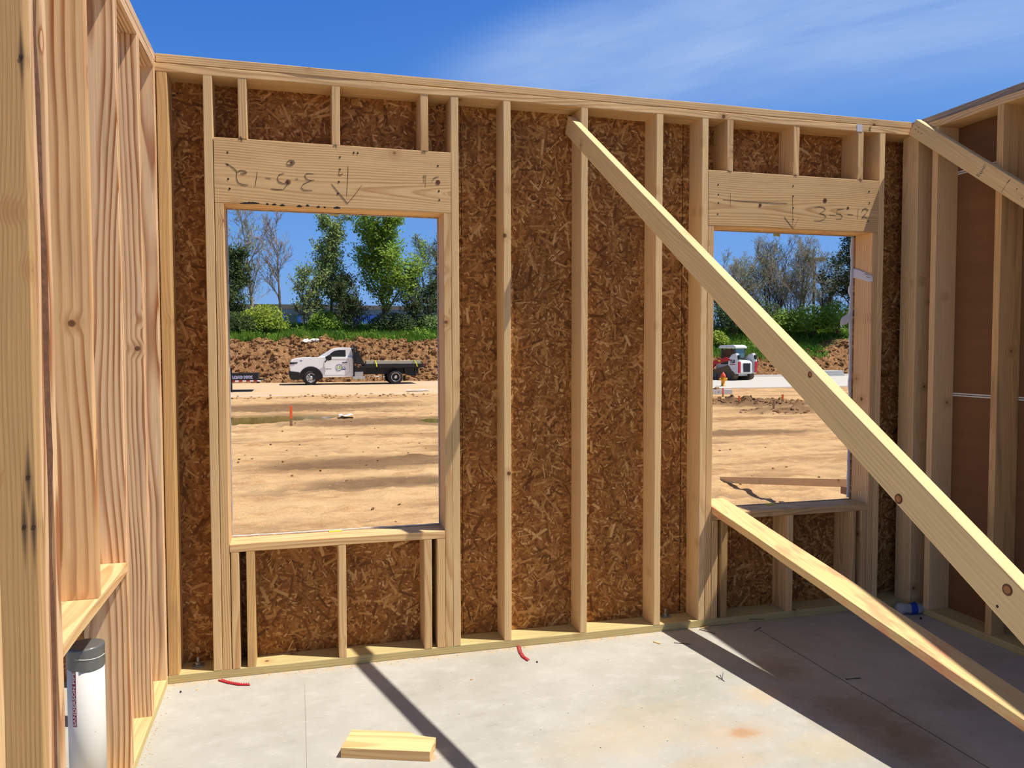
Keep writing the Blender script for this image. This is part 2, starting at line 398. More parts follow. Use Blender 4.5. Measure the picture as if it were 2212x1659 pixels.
# back wall plates
lumber('bottom_plate', (0.001, 0, 0), (ROOMW-.001, D, PL), 'x', M['treated'], wb)['label'] = 'greenish treated bottom plate'
lumber('top_plate', (-.005, 0, BOT), (3.60, D, MID-.0006), 'x', M['plate'], wb, jit=.002)
lumber('top_plate', (3.606, 0, BOT), (3.943, D, MID-.0006), 'x', M['plate'], wb, jit=.002)
lumber('cap_plate', (.002, 0, MID+.0006), (ROOMW-.001, D, TOP), 'x', M['plate'], wb, jit=.0015)
lumber('cap_plate', (-1.4, 0, MID+.0006), (-.146, D, TOP), 'x', M['plate'], wb)
# full-height studs
stud(.001, .046, PL, BOT, 'weath', wb)
stud(.190, .2285, PL, BOT, 'spruce', wb)
stud(1.2945, 1.332, PL, BOT, 'spruce', wb)
stud(1.553, 1.591, PL, BOT, 'spruce', wb)
stud(1.955, 1.992, PL, BOT, 'spruce', wb)
stud(2.366, 2.404, PL, BOT, 'spruce', wb)
stud(2.627, 2.6645, PL, BOT, 'spruce', wb)
stud(3.7315, 3.769, PL, BOT, 'spruce', wb)
# left window rough opening
for par, X0, X1, upc, loc_, hx0, hx1 in ((w1, .230, 1.294, (.335, .741, 1.149), ((.271, .307), (.337, .374), (.747, .783), (1.152, 1.190), (1.216, 1.2555)), .231, 1.2935),
                            (w2, 2.665, 3.731, (2.772, 3.177, 3.587), ((2.704, 2.741), (2.763, 2.801), (3.171, 3.209), (3.58, 3.618), (3.652, 3.690)), 2.666, 3.7305)):
    hz0, hz1 = 2.143, 2.4305
    hd = empty('header', (X0+.01, 0, hz0), parent=par); hd.location = Vector((X0+.01, 0, hz0)) - Vector(par.location)
    for k, (y0, y1) in enumerate(((0, .038), (.051, .089), (.102, D))): lumber('header_ply', (hx0, y0, hz0), (hx1, y1, hz1), 'x', M['pine'] if k else M['plate'], hd, jit=.001)
    for y0, y1 in ((.0385, .0505), (.0895, .1015)): lumber('spacer', (hx0+.01, y0, hz0+.001), (hx1-.01, y1, hz1-.002), 'x', M['spruce'], hd)
    par['hd'] = 1
    lumber('jack_stud', (X0, 0, PL+g), (X0+.0378, D, hz0-g), 'z', M['pine'], par)
    lumber('jack_stud', (X1-.0378, 0, PL+g), (X1, D, hz0-g), 'z', M['pine'], par)
    for x in upc: lumber('cripple_stud', (x, 0, hz1+g), (x+.0375, D, BOT-g), 'z', M['pine'], par)
    lumber('sill', (X0+.0385, -.0005, .5745), (X1-.0385, D, .6115), 'x', M['pine'], par)
    for a, b_ in loc_: lumber('cripple_stud', (a, 0, PL+g), (b_, D, .574), 'z', M['pine' if a != loc_[1][0] else 'weath'], par)
    if par is w1: H1 = hd
    else: H2 = hd
del w1['hd'], w2['hd']
Zs = lambda pts: sc((330, 100), 3.253, pts)
strokes('pencil_writing', [Zs(l) for l in (
    [(510,820),(545,838),(575,860),(592,880),(588,925),(600,955),(630,970),(672,972)], [(595,890),(605,875),(625,870),(650,876),(662,886),(640,895),(615,893)],
    [(735,880),(728,930),(718,990)], [(792,922),(830,928)], [(925,890),(890,900),(875,925),(885,950),(915,962),(950,958),(935,985),(915,1010)],
    [(830,1000),(870,1005),(915,1005)], [(1003,930),(1022,932)], [(1130,895),(1085,893),(1067,908),(1080,932),(1110,942),(1135,940)],
    [(1112,944),(1062,965),(1042,993),(1065,1010),(1122,1012)], [(1310,878),(1305,895),(1318,904),(1338,893)],
    [(1373,840),(1372,900),(1362,1055)], [(1255,965),(1310,1032),(1370,1103),(1430,1030),(1470,975)],
    [(940,818),(960,800),(990,803),(999,820),(975,836),(947,833),(940,818)], [(930,955),(945,938),(966,944),(968,960),(948,970),(930,955)],
    [(603,650),(603,665)], [(612,630),(632,668)], [(602,642),(636,648)], [(622,628),(620,668)],
    [(1272,690),(1270,710)], [(1282,682),(1292,714)], [(1270,698),(1300,694)], [(1894,738),(1892,755)], [(1905,728),(1915,752)], [(1890,742),(1922,738)],
    [(1905,900),(1905,960)], [(1917,905),(1917,985)], [(1898,912),(1925,910)], [(1958,960),(1975,925),(2008,915)])], 0, M['pencil'], H1, .002)
strokes('nail_holes', [], 0, M['nailhole'], H1, dots=[(q, .0042) for q in Zs([(525,745),(525,832),(530,932),(540,1000),(1315,778),(1315,865),(1307,952),(1300,1036),(2003,840),(2010,1017),(2013,1080),(1412,748),(1440,750)])])
strokes('knots', [], 0, M['knot'], H1, dots=[(q, r) for q, r in zip(Zs([(2004,956),(975,818),(948,955)]), (.011, .006, .007))])
# ragged dark wane along the lower edge of the left header
mb = MB(); random.seed(3)
for a, b_, y in ((612, 750, 1104), (795, 815, 1112), (835, 870, 1114), (890, 930, 1120), (1010, 1050, 1127), (1075, 1100, 1123), (1150, 1175, 1132), (1200, 1215, 1134), (1268, 1320, 1138)):
    n = max(3, int((b_-a)/9)); up = []; dn = []
    for i in range(n+1):
        x = a+(b_-a)*i/n; k = math.sin(PI*i/n)
        up.append((x, y-2-k*(6+random.random()*6))); dn.append((x, y+2+k*3))
    pts = [hit(*q, 1, 0) for q in Zs(dn)+list(reversed(Zs(up)))]
    mb.prism([(q.x, q.z) for q in pts], -.0012, 0)
o = mb.build('dark_wane', M['nailhole'], H1); o.matrix_basis = Matrix.Translation(-abs_loc(H1))
Z6 = lambda pts: sc((1460, 230), 2.9415, pts)
strokes('pencil_writing', [Z6(l) for l in (
    [(880,642),(910,636),(940,641),(950,654),(935,668),(912,680),(940,686),(953,700),(945,716),(915,727),(878,725)], [(975,688),(1015,690)],
    [(1066,650),(1027,654),(1019,680),(1045,684),(1060,698),(1052,712),(1018,715)], [(1090,685),(1125,688)], [(1160,645),(1152,718)],
    [(1180,675),(1186,655),(1206,645),(1222,657),(1208,680),(1180,706),(1200,700),(1228,712)], [(742,575),(742,770)], [(688,700),(716,738),(745,775),(783,710)],
    [(345,555),(345,640)], [(330,402),(348,425)], [(325,418),(352,408)], [(752,425),(770,445)], [(750,440),(772,428)], [(1166,455),(1185,470)], [(1175,450),(1175,475)])], 0, M['pencil'], H2, .002)
strokes('nail_holes', [], 0, M['nailhole'], H2, dots=[(q, .004) for q in Z6([(268,497),(270,560),(270,612),(265,685),(745,505),(745,570),(745,645),(745,718),(1228,540),(1230,612),(1222,728)])])
strokes('knots', [Z6([(300,592),(420,600),(540,606),(710,614)])], 0, M['knot'], H2, .0022, dots=[(q, r) for q, r in zip(Z6([(947,597),(535,627),(1093,645)]), (.012, .009, .007))])
# sheathing with real openings
def sheath(name, x0, x1, z0, z1, holes, mat, y0=D, t=.011, parent=wb):
    bm = MB(); xs = sorted({x0, x1, *[h[0] for h in holes], *[h[1] for h in holes]}); xs = [x for x in xs if x0 <= x <= x1]
    zs = sorted({z0, z1, *[h[2] for h in holes], *[h[3] for h in holes]})
    for i in range(len(xs)-1):
        for j in range(len(zs)-1):
            cx, cz = (xs[i]+xs[i+1])/2, (zs[j]+zs[j+1])/2
            if any(h[0] < cx < h[1] and h[2] < cz < h[3] for h in holes): continue
            bm.box((xs[i], y0, zs[j]), (xs[i+1], y0+t, zs[j+1]))
    return bm.build(name, mat, parent)
HO = [(.268, 1.256, .6115, 2.143), (2.703, 3.693, .6115, 2.143)]
sheath('sheathing_panel', .0, 1.372, -.1, TOP, HO[:1], M['osb'])
sheath('sheathing_panel', 1.374, 2.5872, -.1, TOP, [], M['osb'])
sheath('sheathing_panel', 2.593, 4.1, -.1, TOP, HO[1:], M['osb'])
sheath('sheathing_panel', 4.102, 6.5, -.45, TOP, [], M['osb'])
sheath('sheathing_panel', -1.3, -.002, -.1, TOP, [], M['osb'])
sheath('house_wrap', -1.3, 6.5, -.42, TOP-.01, [(a+.004, b_-.004, c+.003, d-.004) for a, b_, c, d in HO], M['wrap'], D+.0115, .0012)
# metal label strap on the top plate splice
lb = thing('strap_tag', 'grey printed plastic strap wrapped round the top plate splice above the right window', 'tag', (3.59, 0, BOT))
MB().box((-.012, -.0022, -.002), (.022, -.0006, .038)).build('strap', M['wrap'], lb)
strokes('print', [sc((1780,160), 5.12, l) for l in ([(505,575),(522,585),(505,595)], [(503,600),(524,610)], [(504,615),(522,632)])], -.0016, M['ink'], lb, .003)
# ------------------------------------------------------------------ left wall (front faces on X = 0)
def lstud(y0, y1, z0, z1, mat, name='stud', **k): return lumber(name, (-D, y0, z0+g), (0, y1, z1-g), 'z', M[mat], wl, **k)
def fixrot(o):                                # local Y must run through the depth (X) of the left/right wall studs
    pass
def zlum(name, lo, hi, mat, parent, **k):     # vertical lumber whose wide faces look along Y
    lo = Vector(lo); hi = Vector(hi); c = (lo+hi)/2; d = hi-lo
    o = lumber(name, (-d.y/2, -d.x/2, -d.z/2), (d.y/2, d.x/2, d.z/2), 'z', mat, None, **k)
    R = Matrix.Rotation(PI/2, 4, 'Z') @ ROT['z'].to_4x4(); o.parent = parent
    o.matrix_basis = Matrix.Translation(c-abs_loc(parent)) @ R
    return o
def lst(y0, y1, z0, z1, mat, name='stud', **k): return zlum(name, (-D, y0, z0+g), (0, y1, z1-g), M[mat], wl, **k)
lumber('bottom_plate', (-D, -2.75, 0), (0, -.0006, PL), 'y', M['treated'], wl)['label'] = 'greenish treated bottom plate'
lumber('top_plate', (-D, -2.75, BOT), (-.001, -.0006, MID-.0006), 'y', M['fir'], wl)
lumber('cap_plate', (-D, -2.75, MID+.0006), (-.001, -.135, TOP), 'y', M['fir'], wl)
lumber('cap_plate', (-D, -.132, MID+.0006), (-.001, .139, TOP), 'y', M['fir'], wl)
lst(-.046, -.008, PL, BOT, 'fir')
lst(-.402, -.364, PL, BOT, 'fir', wane=((0, 1, 2, 3), .006, .12), jit=.0015)
lst(-.800, -.762, PL, BOT, 'fir')
lst(-1.208, -1.170, .762, BOT, 'firb', name='cripple_stud', wane=((0, 1, 2, 3), .004, .1))
lst(-1.609, -1.571, PL, BOT, 'fir')
o = lst(-1.658, -1.6095, PL, BOT, 'weath', wane=((0, 1, 2, 3), .012, .35), bark=True, jit=.003); o['label'] = 'stud with bark left on its waney edge'
lst(-1.6985, -1.6605, PL, BOT, 'fir', jit=.0015)
sp_ = [hit(*q, 1, -1.738) for q in ((46, 122), (61, 1030), (53, 1137), (73, 1138))]
M['stained'] = wood('stained_lumber', lin(212, 172, 118), lin(176, 128, 78), 60, .5, .2, .1, spots=[(q.z-1.367, -(q.x+.07), l) for q, l in zip(sp_, (.09, .1, .13, .13))])
ns = lst(-1.738, -1.700, PL, BOT, 'stained')
for q in sp_: MB().disc((q.x, -1.7388, q.z), .0042, 1, 10, 0, .0015).build('nail_head', M['rust'], wl)
lst(-2.012, -1.974, PL, BOT, 'spruce')
lst(-2.42, -2.382, PL, BOT, 'spruce')
lst(-2.748, -2.71, PL, BOT, 'spruce')
lumber('blocking', (-D, -1.570, .724), (0, -.801, .7615), 'y', M['block'], wl)['label'] = 'horizontal block between the studs above the pipe'
# ------------------------------------------------------------------ right wall
X0 = ROOMW
lumber('bottom_plate', (X0, -5.2, 0), (X0+D, .139, PL), 'y', M['treated'], wr)['label'] = 'greenish treated bottom plate'
lumber('top_plate', (X0, -5.2, BOT), (X0+D, .139, MID-.0006), 'y', M['plate'], wr)
lumber('cap_plate', (X0+.012, -5.2, MID+.0006), (X0+D, .139, TOP), 'y', M['grey'], wr)
ys = [(.026, .064), (-.013, .0253), (-.053, -.0137), (-.192, -.154), (-.600, -.562)]
y = -1.006
while y > -5.2: ys.append((y, y+.038)); y -= .4064
for i, (a, b_) in enumerate(ys): zlum('stud', (X0, a, PL+g), (X0+D, b_, BOT-g), M['spruce' if i != 4 else 'weath'], wr)
for z0, z1 in ((-.0, 1.2365), (1.2405, 2.4505), (2.4545, TOP-.003)):
    MB().box((X0+D, -5.2, z0+.001), (X0+D+.0127, -.0, z1)).build('gypsum_panel', M['gyp'], wr)
for z in (1.2385, 2.4525):
    mb = MB()
    for dz in (-.0055, .0055): mb.box((X0+D-.0025, -5.2, z+dz-.0035), (X0+D, -.001, z+dz+.0035))
    mb.build('panel_seam', M['white'], wr)
MB().box((X0+D+.0135, -5.2, 0), (X0+D+.026, .14, TOP)).build('outer_panel', M['gyp'], wr)

# ------------------------------------------------------------------ braces
def brace(name, A, B, w, t, mat, label, knots=(), ink=None):
    """A->B along the board; w = wide direction lies in the vertical plane, t = thickness sideways"""
    A = Vector(A); B = Vector(B); d = B-A; L = d.length; xd = d.normalized(); td = xd.cross(Vector((0, 0, 1))).normalized(); wd = td.cross(xd)
    R = Matrix((xd, wd, td)).transposed()
    o = lumber(name, (-L/2, -w/2, -t/2), (L/2, w/2, t/2), 'x', M[mat], None)
    o.matrix_world = Matrix.Translation((A+B)/2) @ R.to_4x4()
    return o
def tb(label): return label
# long brace: lower line z = 2.515 + .629 Y, upper 2.621 + .629 Y, faces X 1.916 .. 1.954
def yz(c, y): return c + .629*y
cz = 2.568; mid = lambda y: (1.935, y, yz(cz, y))
nv = Vector((0, -.629, 1)).normalized()
b1 = brace('wall_brace', mid(.108), mid(-4.02), .0895, .0378, 'brace', '')
tag(b1, 'long sunlit diagonal brace board running from a middle stud down across the right window', 'brace')
b2 = brace('wall_brace', (3.925, -.046, 2.762-.729*.046+.0), (3.925, -3.72, 2.762-.729*3.72), .0895, .0372, 'brace', '')
tag(b2, 'diagonal brace board nailed flat across the studs of the shaded side wall', 'brace')
# low brace: laid flat, 5.5 inches wide
s0, s1 = -.11, 3.33
A = Vector((2.703+.04*s0+.07, -s0, .630-.186*s0)); B = Vector((2.703+.04*s1+.07, -s1, .630-.186*s1))
d = (B-A); L = d.length; xd = d.normalized(); yd = Vector((0, 0, 1)).cross(xd).normalized(); zd = xd.cross(yd)
b3 = lumber('wall_brace', (-L/2, -.07, -.019), (L/2, .07, .019), 'x', M['bracepink'], None)
b3.matrix_world = Matrix.Translation((A+B)/2) @ Matrix((xd, yd, zd)).transposed().to_4x4()
tag(b3, 'low diagonal plank laid flat, stained pink, leaning from the window sill to the floor', 'brace')
def on_face(parent_obj, name, mat, pts_px, rad, ax, plane, t=.0008):
    inv = parent_obj.matrix_world.inverted()
    for (q, r) in zip(pts_px, rad):
        mb = MB(); h = hit(q[0], q[1], ax, plane); s_ = MB(); s_.disc(h, r, ax, 14, 0, t); mb.add([inv @ Vector(v) for v in s_.v], s_.f); mb.build(name.rstrip('s'), mat, parent_obj)
bpy.context.view_layer.update()
on_face(b1, 'knots', M['knot'], sc((1460,794), 2.9415, [(1415,835),(2107,1412),(852,45)]), (.012, .012, .009), 0, 1.9158)
on_face(b1, 'knot_centre', M['knotring'], sc((1460,794), 2.9415, [(1413,833),(2104,1412),(854,43)]), (.008, .008, .006), 0, 1.9152)
on_face(b1, 'nail_holes', M['nailhole'], sc((960,180), 3.687, [(1162,630),(1040,372),(1010,385)]) + sc((1840,1180), 3.463, [(1088,450)]), (.003, .002, .002, .003), 0, 1.9158)
on_face(b2, 'nail_holes', M['nailhole'], sc((1840,150), 4.376, [(604,566),(632,548),(628,590),(660,606),(1560,1130),(1608,1220)]), (.003,)*6, 0, 3.9062)
def ink_on(parent_obj, lines, ax, plane, w=.002, name='lettering'):
    mb = MB(); inv = parent_obj.matrix_world.inverted()
    for ln in lines:
        s_ = MB(); s_.tube([hit(q[0], q[1], ax, plane) for q in ln], w/2, 4, 0, sm=False); mb.add([inv @ Vector(v) for v in s_.v], s_.f)
    return mb.build(name, M['ink'], parent_obj)
ZB = lambda pts: sc((1840,150), 4.376, pts)
ink_on(b2, [ZB(l) for l in ([(1262,895),(1240,912)], [(1268,905),(1255,925),(1240,920)], [(1262,930),(1235,938)], [(1248,945),(1228,950),(1240,962)],
    [(1232,965),(1215,960)], [(1238,975),(1212,985)], [(1225,985),(1205,978)], [(1208,992),(1180,990)], [(1200,1005),(1178,1000)], [(1212,1000),(1190,1015)],
    [(1500,1035),(1470,1070)], [(1495,1045),(1455,1095)], [(1450,1105),(1415,1160)])], 0, 3.906)
# ------------------------------------------------------------------ small things in the room
# pipe
P0 = Vector((-.088, -1.0, 0)); pr = .0536
pt = thing('drain_pipe', 'white plastic drain pipe standing in the stud bay, its end sealed with grey tape', 'pipe', P0)
def cyl(r0, r1, z0, z1, n=40, cap=True):
    return MB().tube([(0, 0, z0), (0, 0, z1)], [r0, r1], n, 0, cap)
pz = .556
cyl(pr, pr, 0, pz).build('pipe_body', M['pvc'], pt)
mb = MB(); random.seed(5); n = 40
prof = [(pr+.0018, pz-.062), (pr+.002, pz-.04), (pr+.0012, pz-.02), (pr+.0016, pz-.004), (pr+.0004, pz+.002), (pr*.8, pz+.004), (pr*.4, pz+.003), (0.001, pz+.004)]
vs = []
for k, (r, z) in enumerate(prof):
    for i in range(n):
        a = 2*PI*i/n; q = mn.noise(Vector((math.cos(a)*2.2, math.sin(a)*2.2, k*.9)))*.0013
        vs.append(((r+q*(r > .01))*math.cos(a), (r+q*(r > .01))*math.sin(a), z+q*1.5+(-.006*math.cos(a+.8) if k == 0 else 0)))
fs = [(k*n+i, k*n+(i+1) % n, (k+1)*n+(i+1) % n, (k+1)*n+i) for k in range(len(prof)-1) for i in range(n)]
mb.add(vs, fs, 0, True); tape = mb.build('tape_cap', M['duct'], pt)
MB().tube([((pr+.0022)*math.cos(a), (pr+.0022)*math.sin(a), pz-.022-.010*math.cos(a*1.0+.6)) for a in [-1.9+i*.14 for i in range(14)]], .0012, 4).build('tape_edge', M['white'], tape)
# printing wrapped round the pipe
toc = (CAM-P0); a0 = math.atan2(toc.y, toc.x) - .68
def wrap(me, r, ang, zc):
    for v in me.vertices:
        x, y, z = v.co; rr = r+z; a = ang + y/r*1.0; v.co = (rr*math.cos(a), rr*math.sin(a), zc + x)
me = text_mesh('SANDERSON PIPE', .0135, .0003, .0002)
w = max(v.co.x for v in me.vertices)-min(v.co.x for v in me.vertices)
for v in me.vertices: v.co.x *= .172/w; v.co.y *= -1; v.co.y = -v.co.y
band = MB()
for i in range(9):
    for j in range(2): band.v.append(((i-4)/4*.0072, j))
bv = []; bf = []
for i in range(9):
    a = a0 + (i-4)/4*.0068/pr
    for z in (pz-.062-.178, pz-.060): bv.append(((pr+.0006)*math.cos(a), (pr+.0006)*math.sin(a), z))
for i in range(8): bf.append((2*i, 2*i+2, 2*i+3, 2*i+1))
mb = MB(); mb.add(bv, bf); lab = mb.build('print_band', M['magenta'], pt)
for v in me.vertices:
    x, y, z = v.co; a = a0 - y/pr; rr = pr+.0009+z*.5; v.co = (rr*math.cos(a), rr*math.sin(a), pz-.152+x)
link('lettering', me, M['pvc'], lab)
# offcut
q0 = hit(736, 1637, 2, 0); q1 = hit(929.5, 1645.5, 2, 0); ex = (q1-q0); L = ex.length; ang = math.atan2(ex.y, ex.x)
oc = thing('wood_offcut', 'short sawn offcut of lumber with a notched corner lying on the concrete floor', 'wood block', q0, ang)
outl = [(0, 0), (L, 0), (L+.002, .105), (L-.045, .112), (L-.075, .118), (L-.10, .138), (L-.16, .1395), (.0, .14)]
mb = MB().prism(outl, 0, .0375, axis=2); o = mb.build('block_body', M['block'], oc, .0022)
MB().box((.004, -.0009, .0285), (L-.004, .0005, .0372)).build('waney_edge', M['pine'], oc)
# red nail strips
def strip(pts, label):
    qs = [hit(*p, 2, .004) for p in pts]; t = thing('nail_strip', label, 'plastic strip', (qs[0].x, qs[0].y, 0))
    mb = MB(); path = []
    for i in range(len(qs)-1):
        for k in range(5): path.append(qs[i].lerp(qs[i+1], k/5)-Vector((qs[0].x, qs[0].y, 0)))
    path.append(qs[-1]-Vector((qs[0].x, qs[0].y, 0)))
    mb.tube(path, .0032, 6); mb.build('spine', M['redplast'], t)
    mb = MB()
    for i in range(1, len(path)-1):
        d = (path[i+1]-path[i-1]).normalized(); s_ = d.cross(Vector((0, 0, 1)))
        a = path[i]; mb.tube([a, a-s_*.010+Vector((0, 0, .003)), a-s_*.015-Vector((0, 0, .003))], .0024, 5)
    mb.build('teeth', M['redplast'], t); return t
strip([(472,1469),(492,1475),(515,1479),(540,1479)], 'red toothed plastic strip on the floor by the left corner of the framing')
strip([(1118,1395),(1121,1408),(1128,1419),(1140,1427)], 'red toothed plastic strip on the floor below the middle studs')
# nails
def nail(a, b_, label, mat='rust', r=.0016, group=None, z=.002, rise=0):
    A = hit(*a, 2, z); B = hit(*b_, 2, z); B.z += rise
    t = thing('nail', label, 'nail', (A.x, A.y, 0), 0, group); o = Vector((A.x, A.y, 0)); d = (B-A).normalized()
    MB().tube([A-o, B-o-d*.006, B-o], [r, r, r*.2], 8).build('shank', M[mat], t)
    MB().tube([A-o-d*.0015, A-o], [r*2.2, r*2.2], 10).build('nail_head', M[mat], t)
nail((1457,1388.5),(1492,1391.5), 'brown nail lying half in the narrow brace shadow by the bottom plate')
nail((1549,1461),(1566,1472), 'bright steel nail, one of two crossed on the sunlit floor', 'steel', .002)
nail((1560,1466),(1563.5,1456), 'short steel nail standing up beside the crossed one', 'steel', .0016, rise=.03, z=.003)
nail((1828,1467),(1860,1464.5), 'dark nail in the shade between the floor crack and the low plank')
nail((1642,1356),(1629,1364), 'dark nail at the end of the floor crack beside the back wall')
nail((1512,1360),(1547,1369), 'rusty nail beside the lit wedge at the bottom plate')
nail((1620,1338),(1652,1337), 'nail lying on the bottom plate under the right window', z=PL+.002)
# chips
def chip(px, label, dx, dy, rz, mat='block', h=.004):
    q = hit(*px, 2, 0); mb = MB().prism([(-dx, -dy*.3), (-dx*.6, -dy), (dx*.8, -dy*.8), (dx, dy*.1), (dx*.5, dy), (-dx*.9, dy*.7)], 0, h, axis=2)
    o = mb.build('wood_chip', M[mat]); o.location = q; o.rotation_euler = (0, 0, rz); return tag(o, label, 'wood chip')
chip((1419,1389), 'orange sliver of wood near the bottom plate', .022, .0055, -1.1, 'block', .005)
chip((1524,1357), 'pale peeled sliver lying against the bottom plate', .028, .005, .2, 'spruce', .008)
chip((427,1490), 'small tan wood chip near the left corner', .006, .004, .4)
chip((1019,1469), 'small reddish chip on the open floor', .007, .003, .3, 'fir')
o = MB().ico((0, 0, .003), .005, 1, .4).build('pebble', M['ink']); o.location = hit(1160,1431,2,0); tag(o, 'small dark pebble beside the red strip below the middle studs', 'pebble')
o = MB().ico((0, 0, .003), .005, 1, .4).build('pebble', M['ink']); o.location = hit(390,1496,2,0); tag(o, 'dark curled scrap near the left corner plate', 'pebble')
o = MB().ico((0, 0, .004), .008, 1, .4).build('pebble', M['ink']); o.location = hit(1989,1337,2,0); tag(o, 'dark pebble in the shade near the crushed water bottle', 'pebble')
random.seed(11); mb = MB()
for i in range(420):
    if i < 300: x = random.uniform(.02, 3.9); y = -abs(random.gauss(0, .018))-.003
    else: x = abs(random.gauss(0, .02))+.004; y = random.uniform(-1.3, 0)
    mb.ico((x, y, .001), random.uniform(.0012, .0032), 1, .5, .6)
M['dust'] = plain('sawdust_crumbs', lin(206, 182, 144), .9)
tag(mb.build('sawdust', M['dust']), 'pale sawdust crumbs along the foot of the walls', 'sawdust', kind='stuff')
random.seed(12); mb = MB()
for i in range(90): mb.ico((random.uniform(1.1, 3.4), random.uniform(-1.5, -.1), .0006), random.uniform(.0008, .0022), 1, .5, .6)
tag(mb.build('grit', M['ink']), 'dark grit specks scattered over the slab', 'grit', kind='stuff')
# anchor bolts on the bottom plate
def bolt(px, label):
    q = hit(*px, 2, PL); t = thing('anchor_bolt', label, 'bolt', q)
    MB().tube([(0, 0, .0045), (0, 0, .042)], .0062, 12).build('threaded_rod', M['steel'], t)
    MB().tube([(0, 0, .006), (0, 0, .018)], .0125, 6, sm=False).build('nut', M['steel'], t)
    MB().box((-.026, -.026, 0), (.026, .026, .0055)).build('washer', M['steel'], t, .002)
bolt((1437,1331), 'steel anchor bolt and nut on the bottom plate, left of the right window framing')
bolt((428,1438), 'dark anchor bolt on the bottom plate in the narrow left corner bay')
# bottle
M['clear'], N, b = newmat('clear_plastic'); N.set(b, 'Base Color', (.9, .93, .97, 1)); N.set(b, 'Roughness', .12); N.set(b, 'Transmission Weight', .6); N.set(b, 'IOR', 1.25)
cr_ = N.noise(N.n('ShaderNodeTexCoord').outputs['Object'], 40, 3); N.set(b, 'Normal', N.bump(cr_, .6, .01))
qa = hit(1935, 1314, 2, .03); qb = hit(1974, 1318, 2, .02); dd = qb-qa
bt = thing('water_bottle', 'crushed clear plastic water bottle with a blue label in the shaded corner', 'bottle', (qa.x, qa.y, 0), math.atan2(dd.y, dd.x))
L = .19
def lathe_x(prof, n=20, z=.03, crush=.006):
    vs = []
    for k, (x, r) in enumerate(prof):
        for i in range(n):
            a = 2*PI*i/n; q = 1+mn.noise(Vector((x*30, math.cos(a)*1.3, math.sin(a)*1.3)))*crush/.02
            vs.append((x, r*q*math.cos(a), max(.001, z+r*q*math.sin(a))))
    m_ = MB(); m_.add(vs, [(k*n+i, k*n+(i+1) % n, (k+1)*n+(i+1) % n, (k+1)*n+i) for k in range(len(prof)-1) for i in range(n)], 0, True); return m_
lathe_x([(0, .002), (.002, .026), (.02, .032), (.05, .03), (.08, .031), (.12, .03), (.145, .024), (.165, .013), (.178, .0125)]).build('bottle_body', M['clear'], bt)
lathe_x([(.075, .0335), (.09, .0335), (.112, .033)]).build('bottle_label', M['bluel'], bt)
lathe_x([(.176, .001), (.177, .0155), (.192, .0155), (.193, .001)], crush=0).build('cap', M['white'], bt)
# tape at the openings
def tab(px, y, w, h, mat, label, up=False):
    q = hit(*px, 1, y); z = q.z; o = MB().prism([(q.x-w/2, z), (q.x+w/2, z+.002), (q.x+w*.45, z-h), (q.x-w*.1, z-h*.8), (q.x-w*.42, z-h)], y, y+.0012).build('tape_piece', M[mat])
    return tag(o, label, 'tape')
tab((722,459), D+.0135, .045, .018, 'pale', 'pale yellow tape tab hanging from the header of the left window')
tab((1678,503), D+.0135, .045, .022, 'pale', 'pale yellow tape tab hanging from the header of the right window')
o = MB().box((-.03, -.01, 0), (.03, .012, .0035)).build('tape_piece', M['yel']); o.location = (hit(725,1146,1,.1).x, .128, .612); tag(o, 'bright yellow tape stuck on the sill of the left window', 'tape')
o = MB().box((-.024, -.012, 0), (.024, .012, .006)).build('tape_piece', M['yel']); o.location = (hit(1665,1087,1,.12).x, .128, .612); tag(o, 'bright yellow tape stuck on the sill of the right window', 'tape')
# torn house wrap on the right jamb of the right window
def sheet(path, width, seed=1, t=.0012, axis=Vector((0, 0, 1)), n=8, amp=.008):
    mb = MB(); pts = [Vector(p) for p in path]; vs = []
    for i, p in enumerate(pts):
        w_ = width[i] if isinstance(width, (list, tuple)) else width
        for k in range(n+1):
            q = p + axis*((k/n-.5)*w_); q = q + Vector((1, 1, .3))*mn.noise(q*22+Vector((seed, 0, 0)))*amp; vs.append(q)
    fs = [(i*(n+1)+k, (i+1)*(n+1)+k, (i+1)*(n+1)+k+1, i*(n+1)+k+1) for i in range(len(pts)-1) for k in range(n)]
    mb.add(vs, fs, 0, True); return mb
JX = 3.693
j1 = [hit(px, py, 0, JX-.006) for px, py in ((1840,590),(1850,591),(1862,595),(1875,600),(1885,602))]
o = sheet([(p.x, p.y, p.z) for p in j1], [.052, .055, .05, .046, .03], 2, amp=.004).build('house_wrap_flap', M['wrap']); o.modifiers.new('s', 'SOLIDIFY').thickness = .0008
tag(o, 'torn flap of white house wrap folded onto the jamb of the right window', 'house wrap')
fl_ink = strokes('print', [sc((1780,560), 9.21, l) for l in ([(800,290),(835,300),(905,322)], [(845,345),(880,360),(925,362)], [(955,345),(968,355)])], JX-.011, M['ink'], o, .003, ax=0)
ys_ = D+.02
pts = [hit(px, py, 1, ys_-.003) for px, py in ((1844,676),(1836,684),(1828,690),(1819,694),(1815,700))]
o = sheet([tuple(p) for p in pts], [.04, .06, .055, .05, .03], 5, amp=.02).build('house_wrap_scrap', M['wrap']); o.modifiers.new('s', 'SOLIDIFY').thickness = .001
tag(o, 'crumpled scrap of white house wrap hanging outside the right window', 'house wrap')
mb = MB(); random.seed(21)
for z in [.62+i*.012 for i in range(126)]:
    k = .004+.006*abs(mn.noise(Vector((z*9, 0, 0))))+(.012 if 1.5 < z < 1.9 else 0)*abs(mn.noise(Vector((z*14, 4, 0))))
    mb.box((3.693-.006-k*1.6, D+.012, z), (3.694, D+.016+k, z+.0125))
o = mb.build('house_wrap_edge', M['wrap'], w2); o.matrix_basis = Matrix.Translation(-abs_loc(w2))
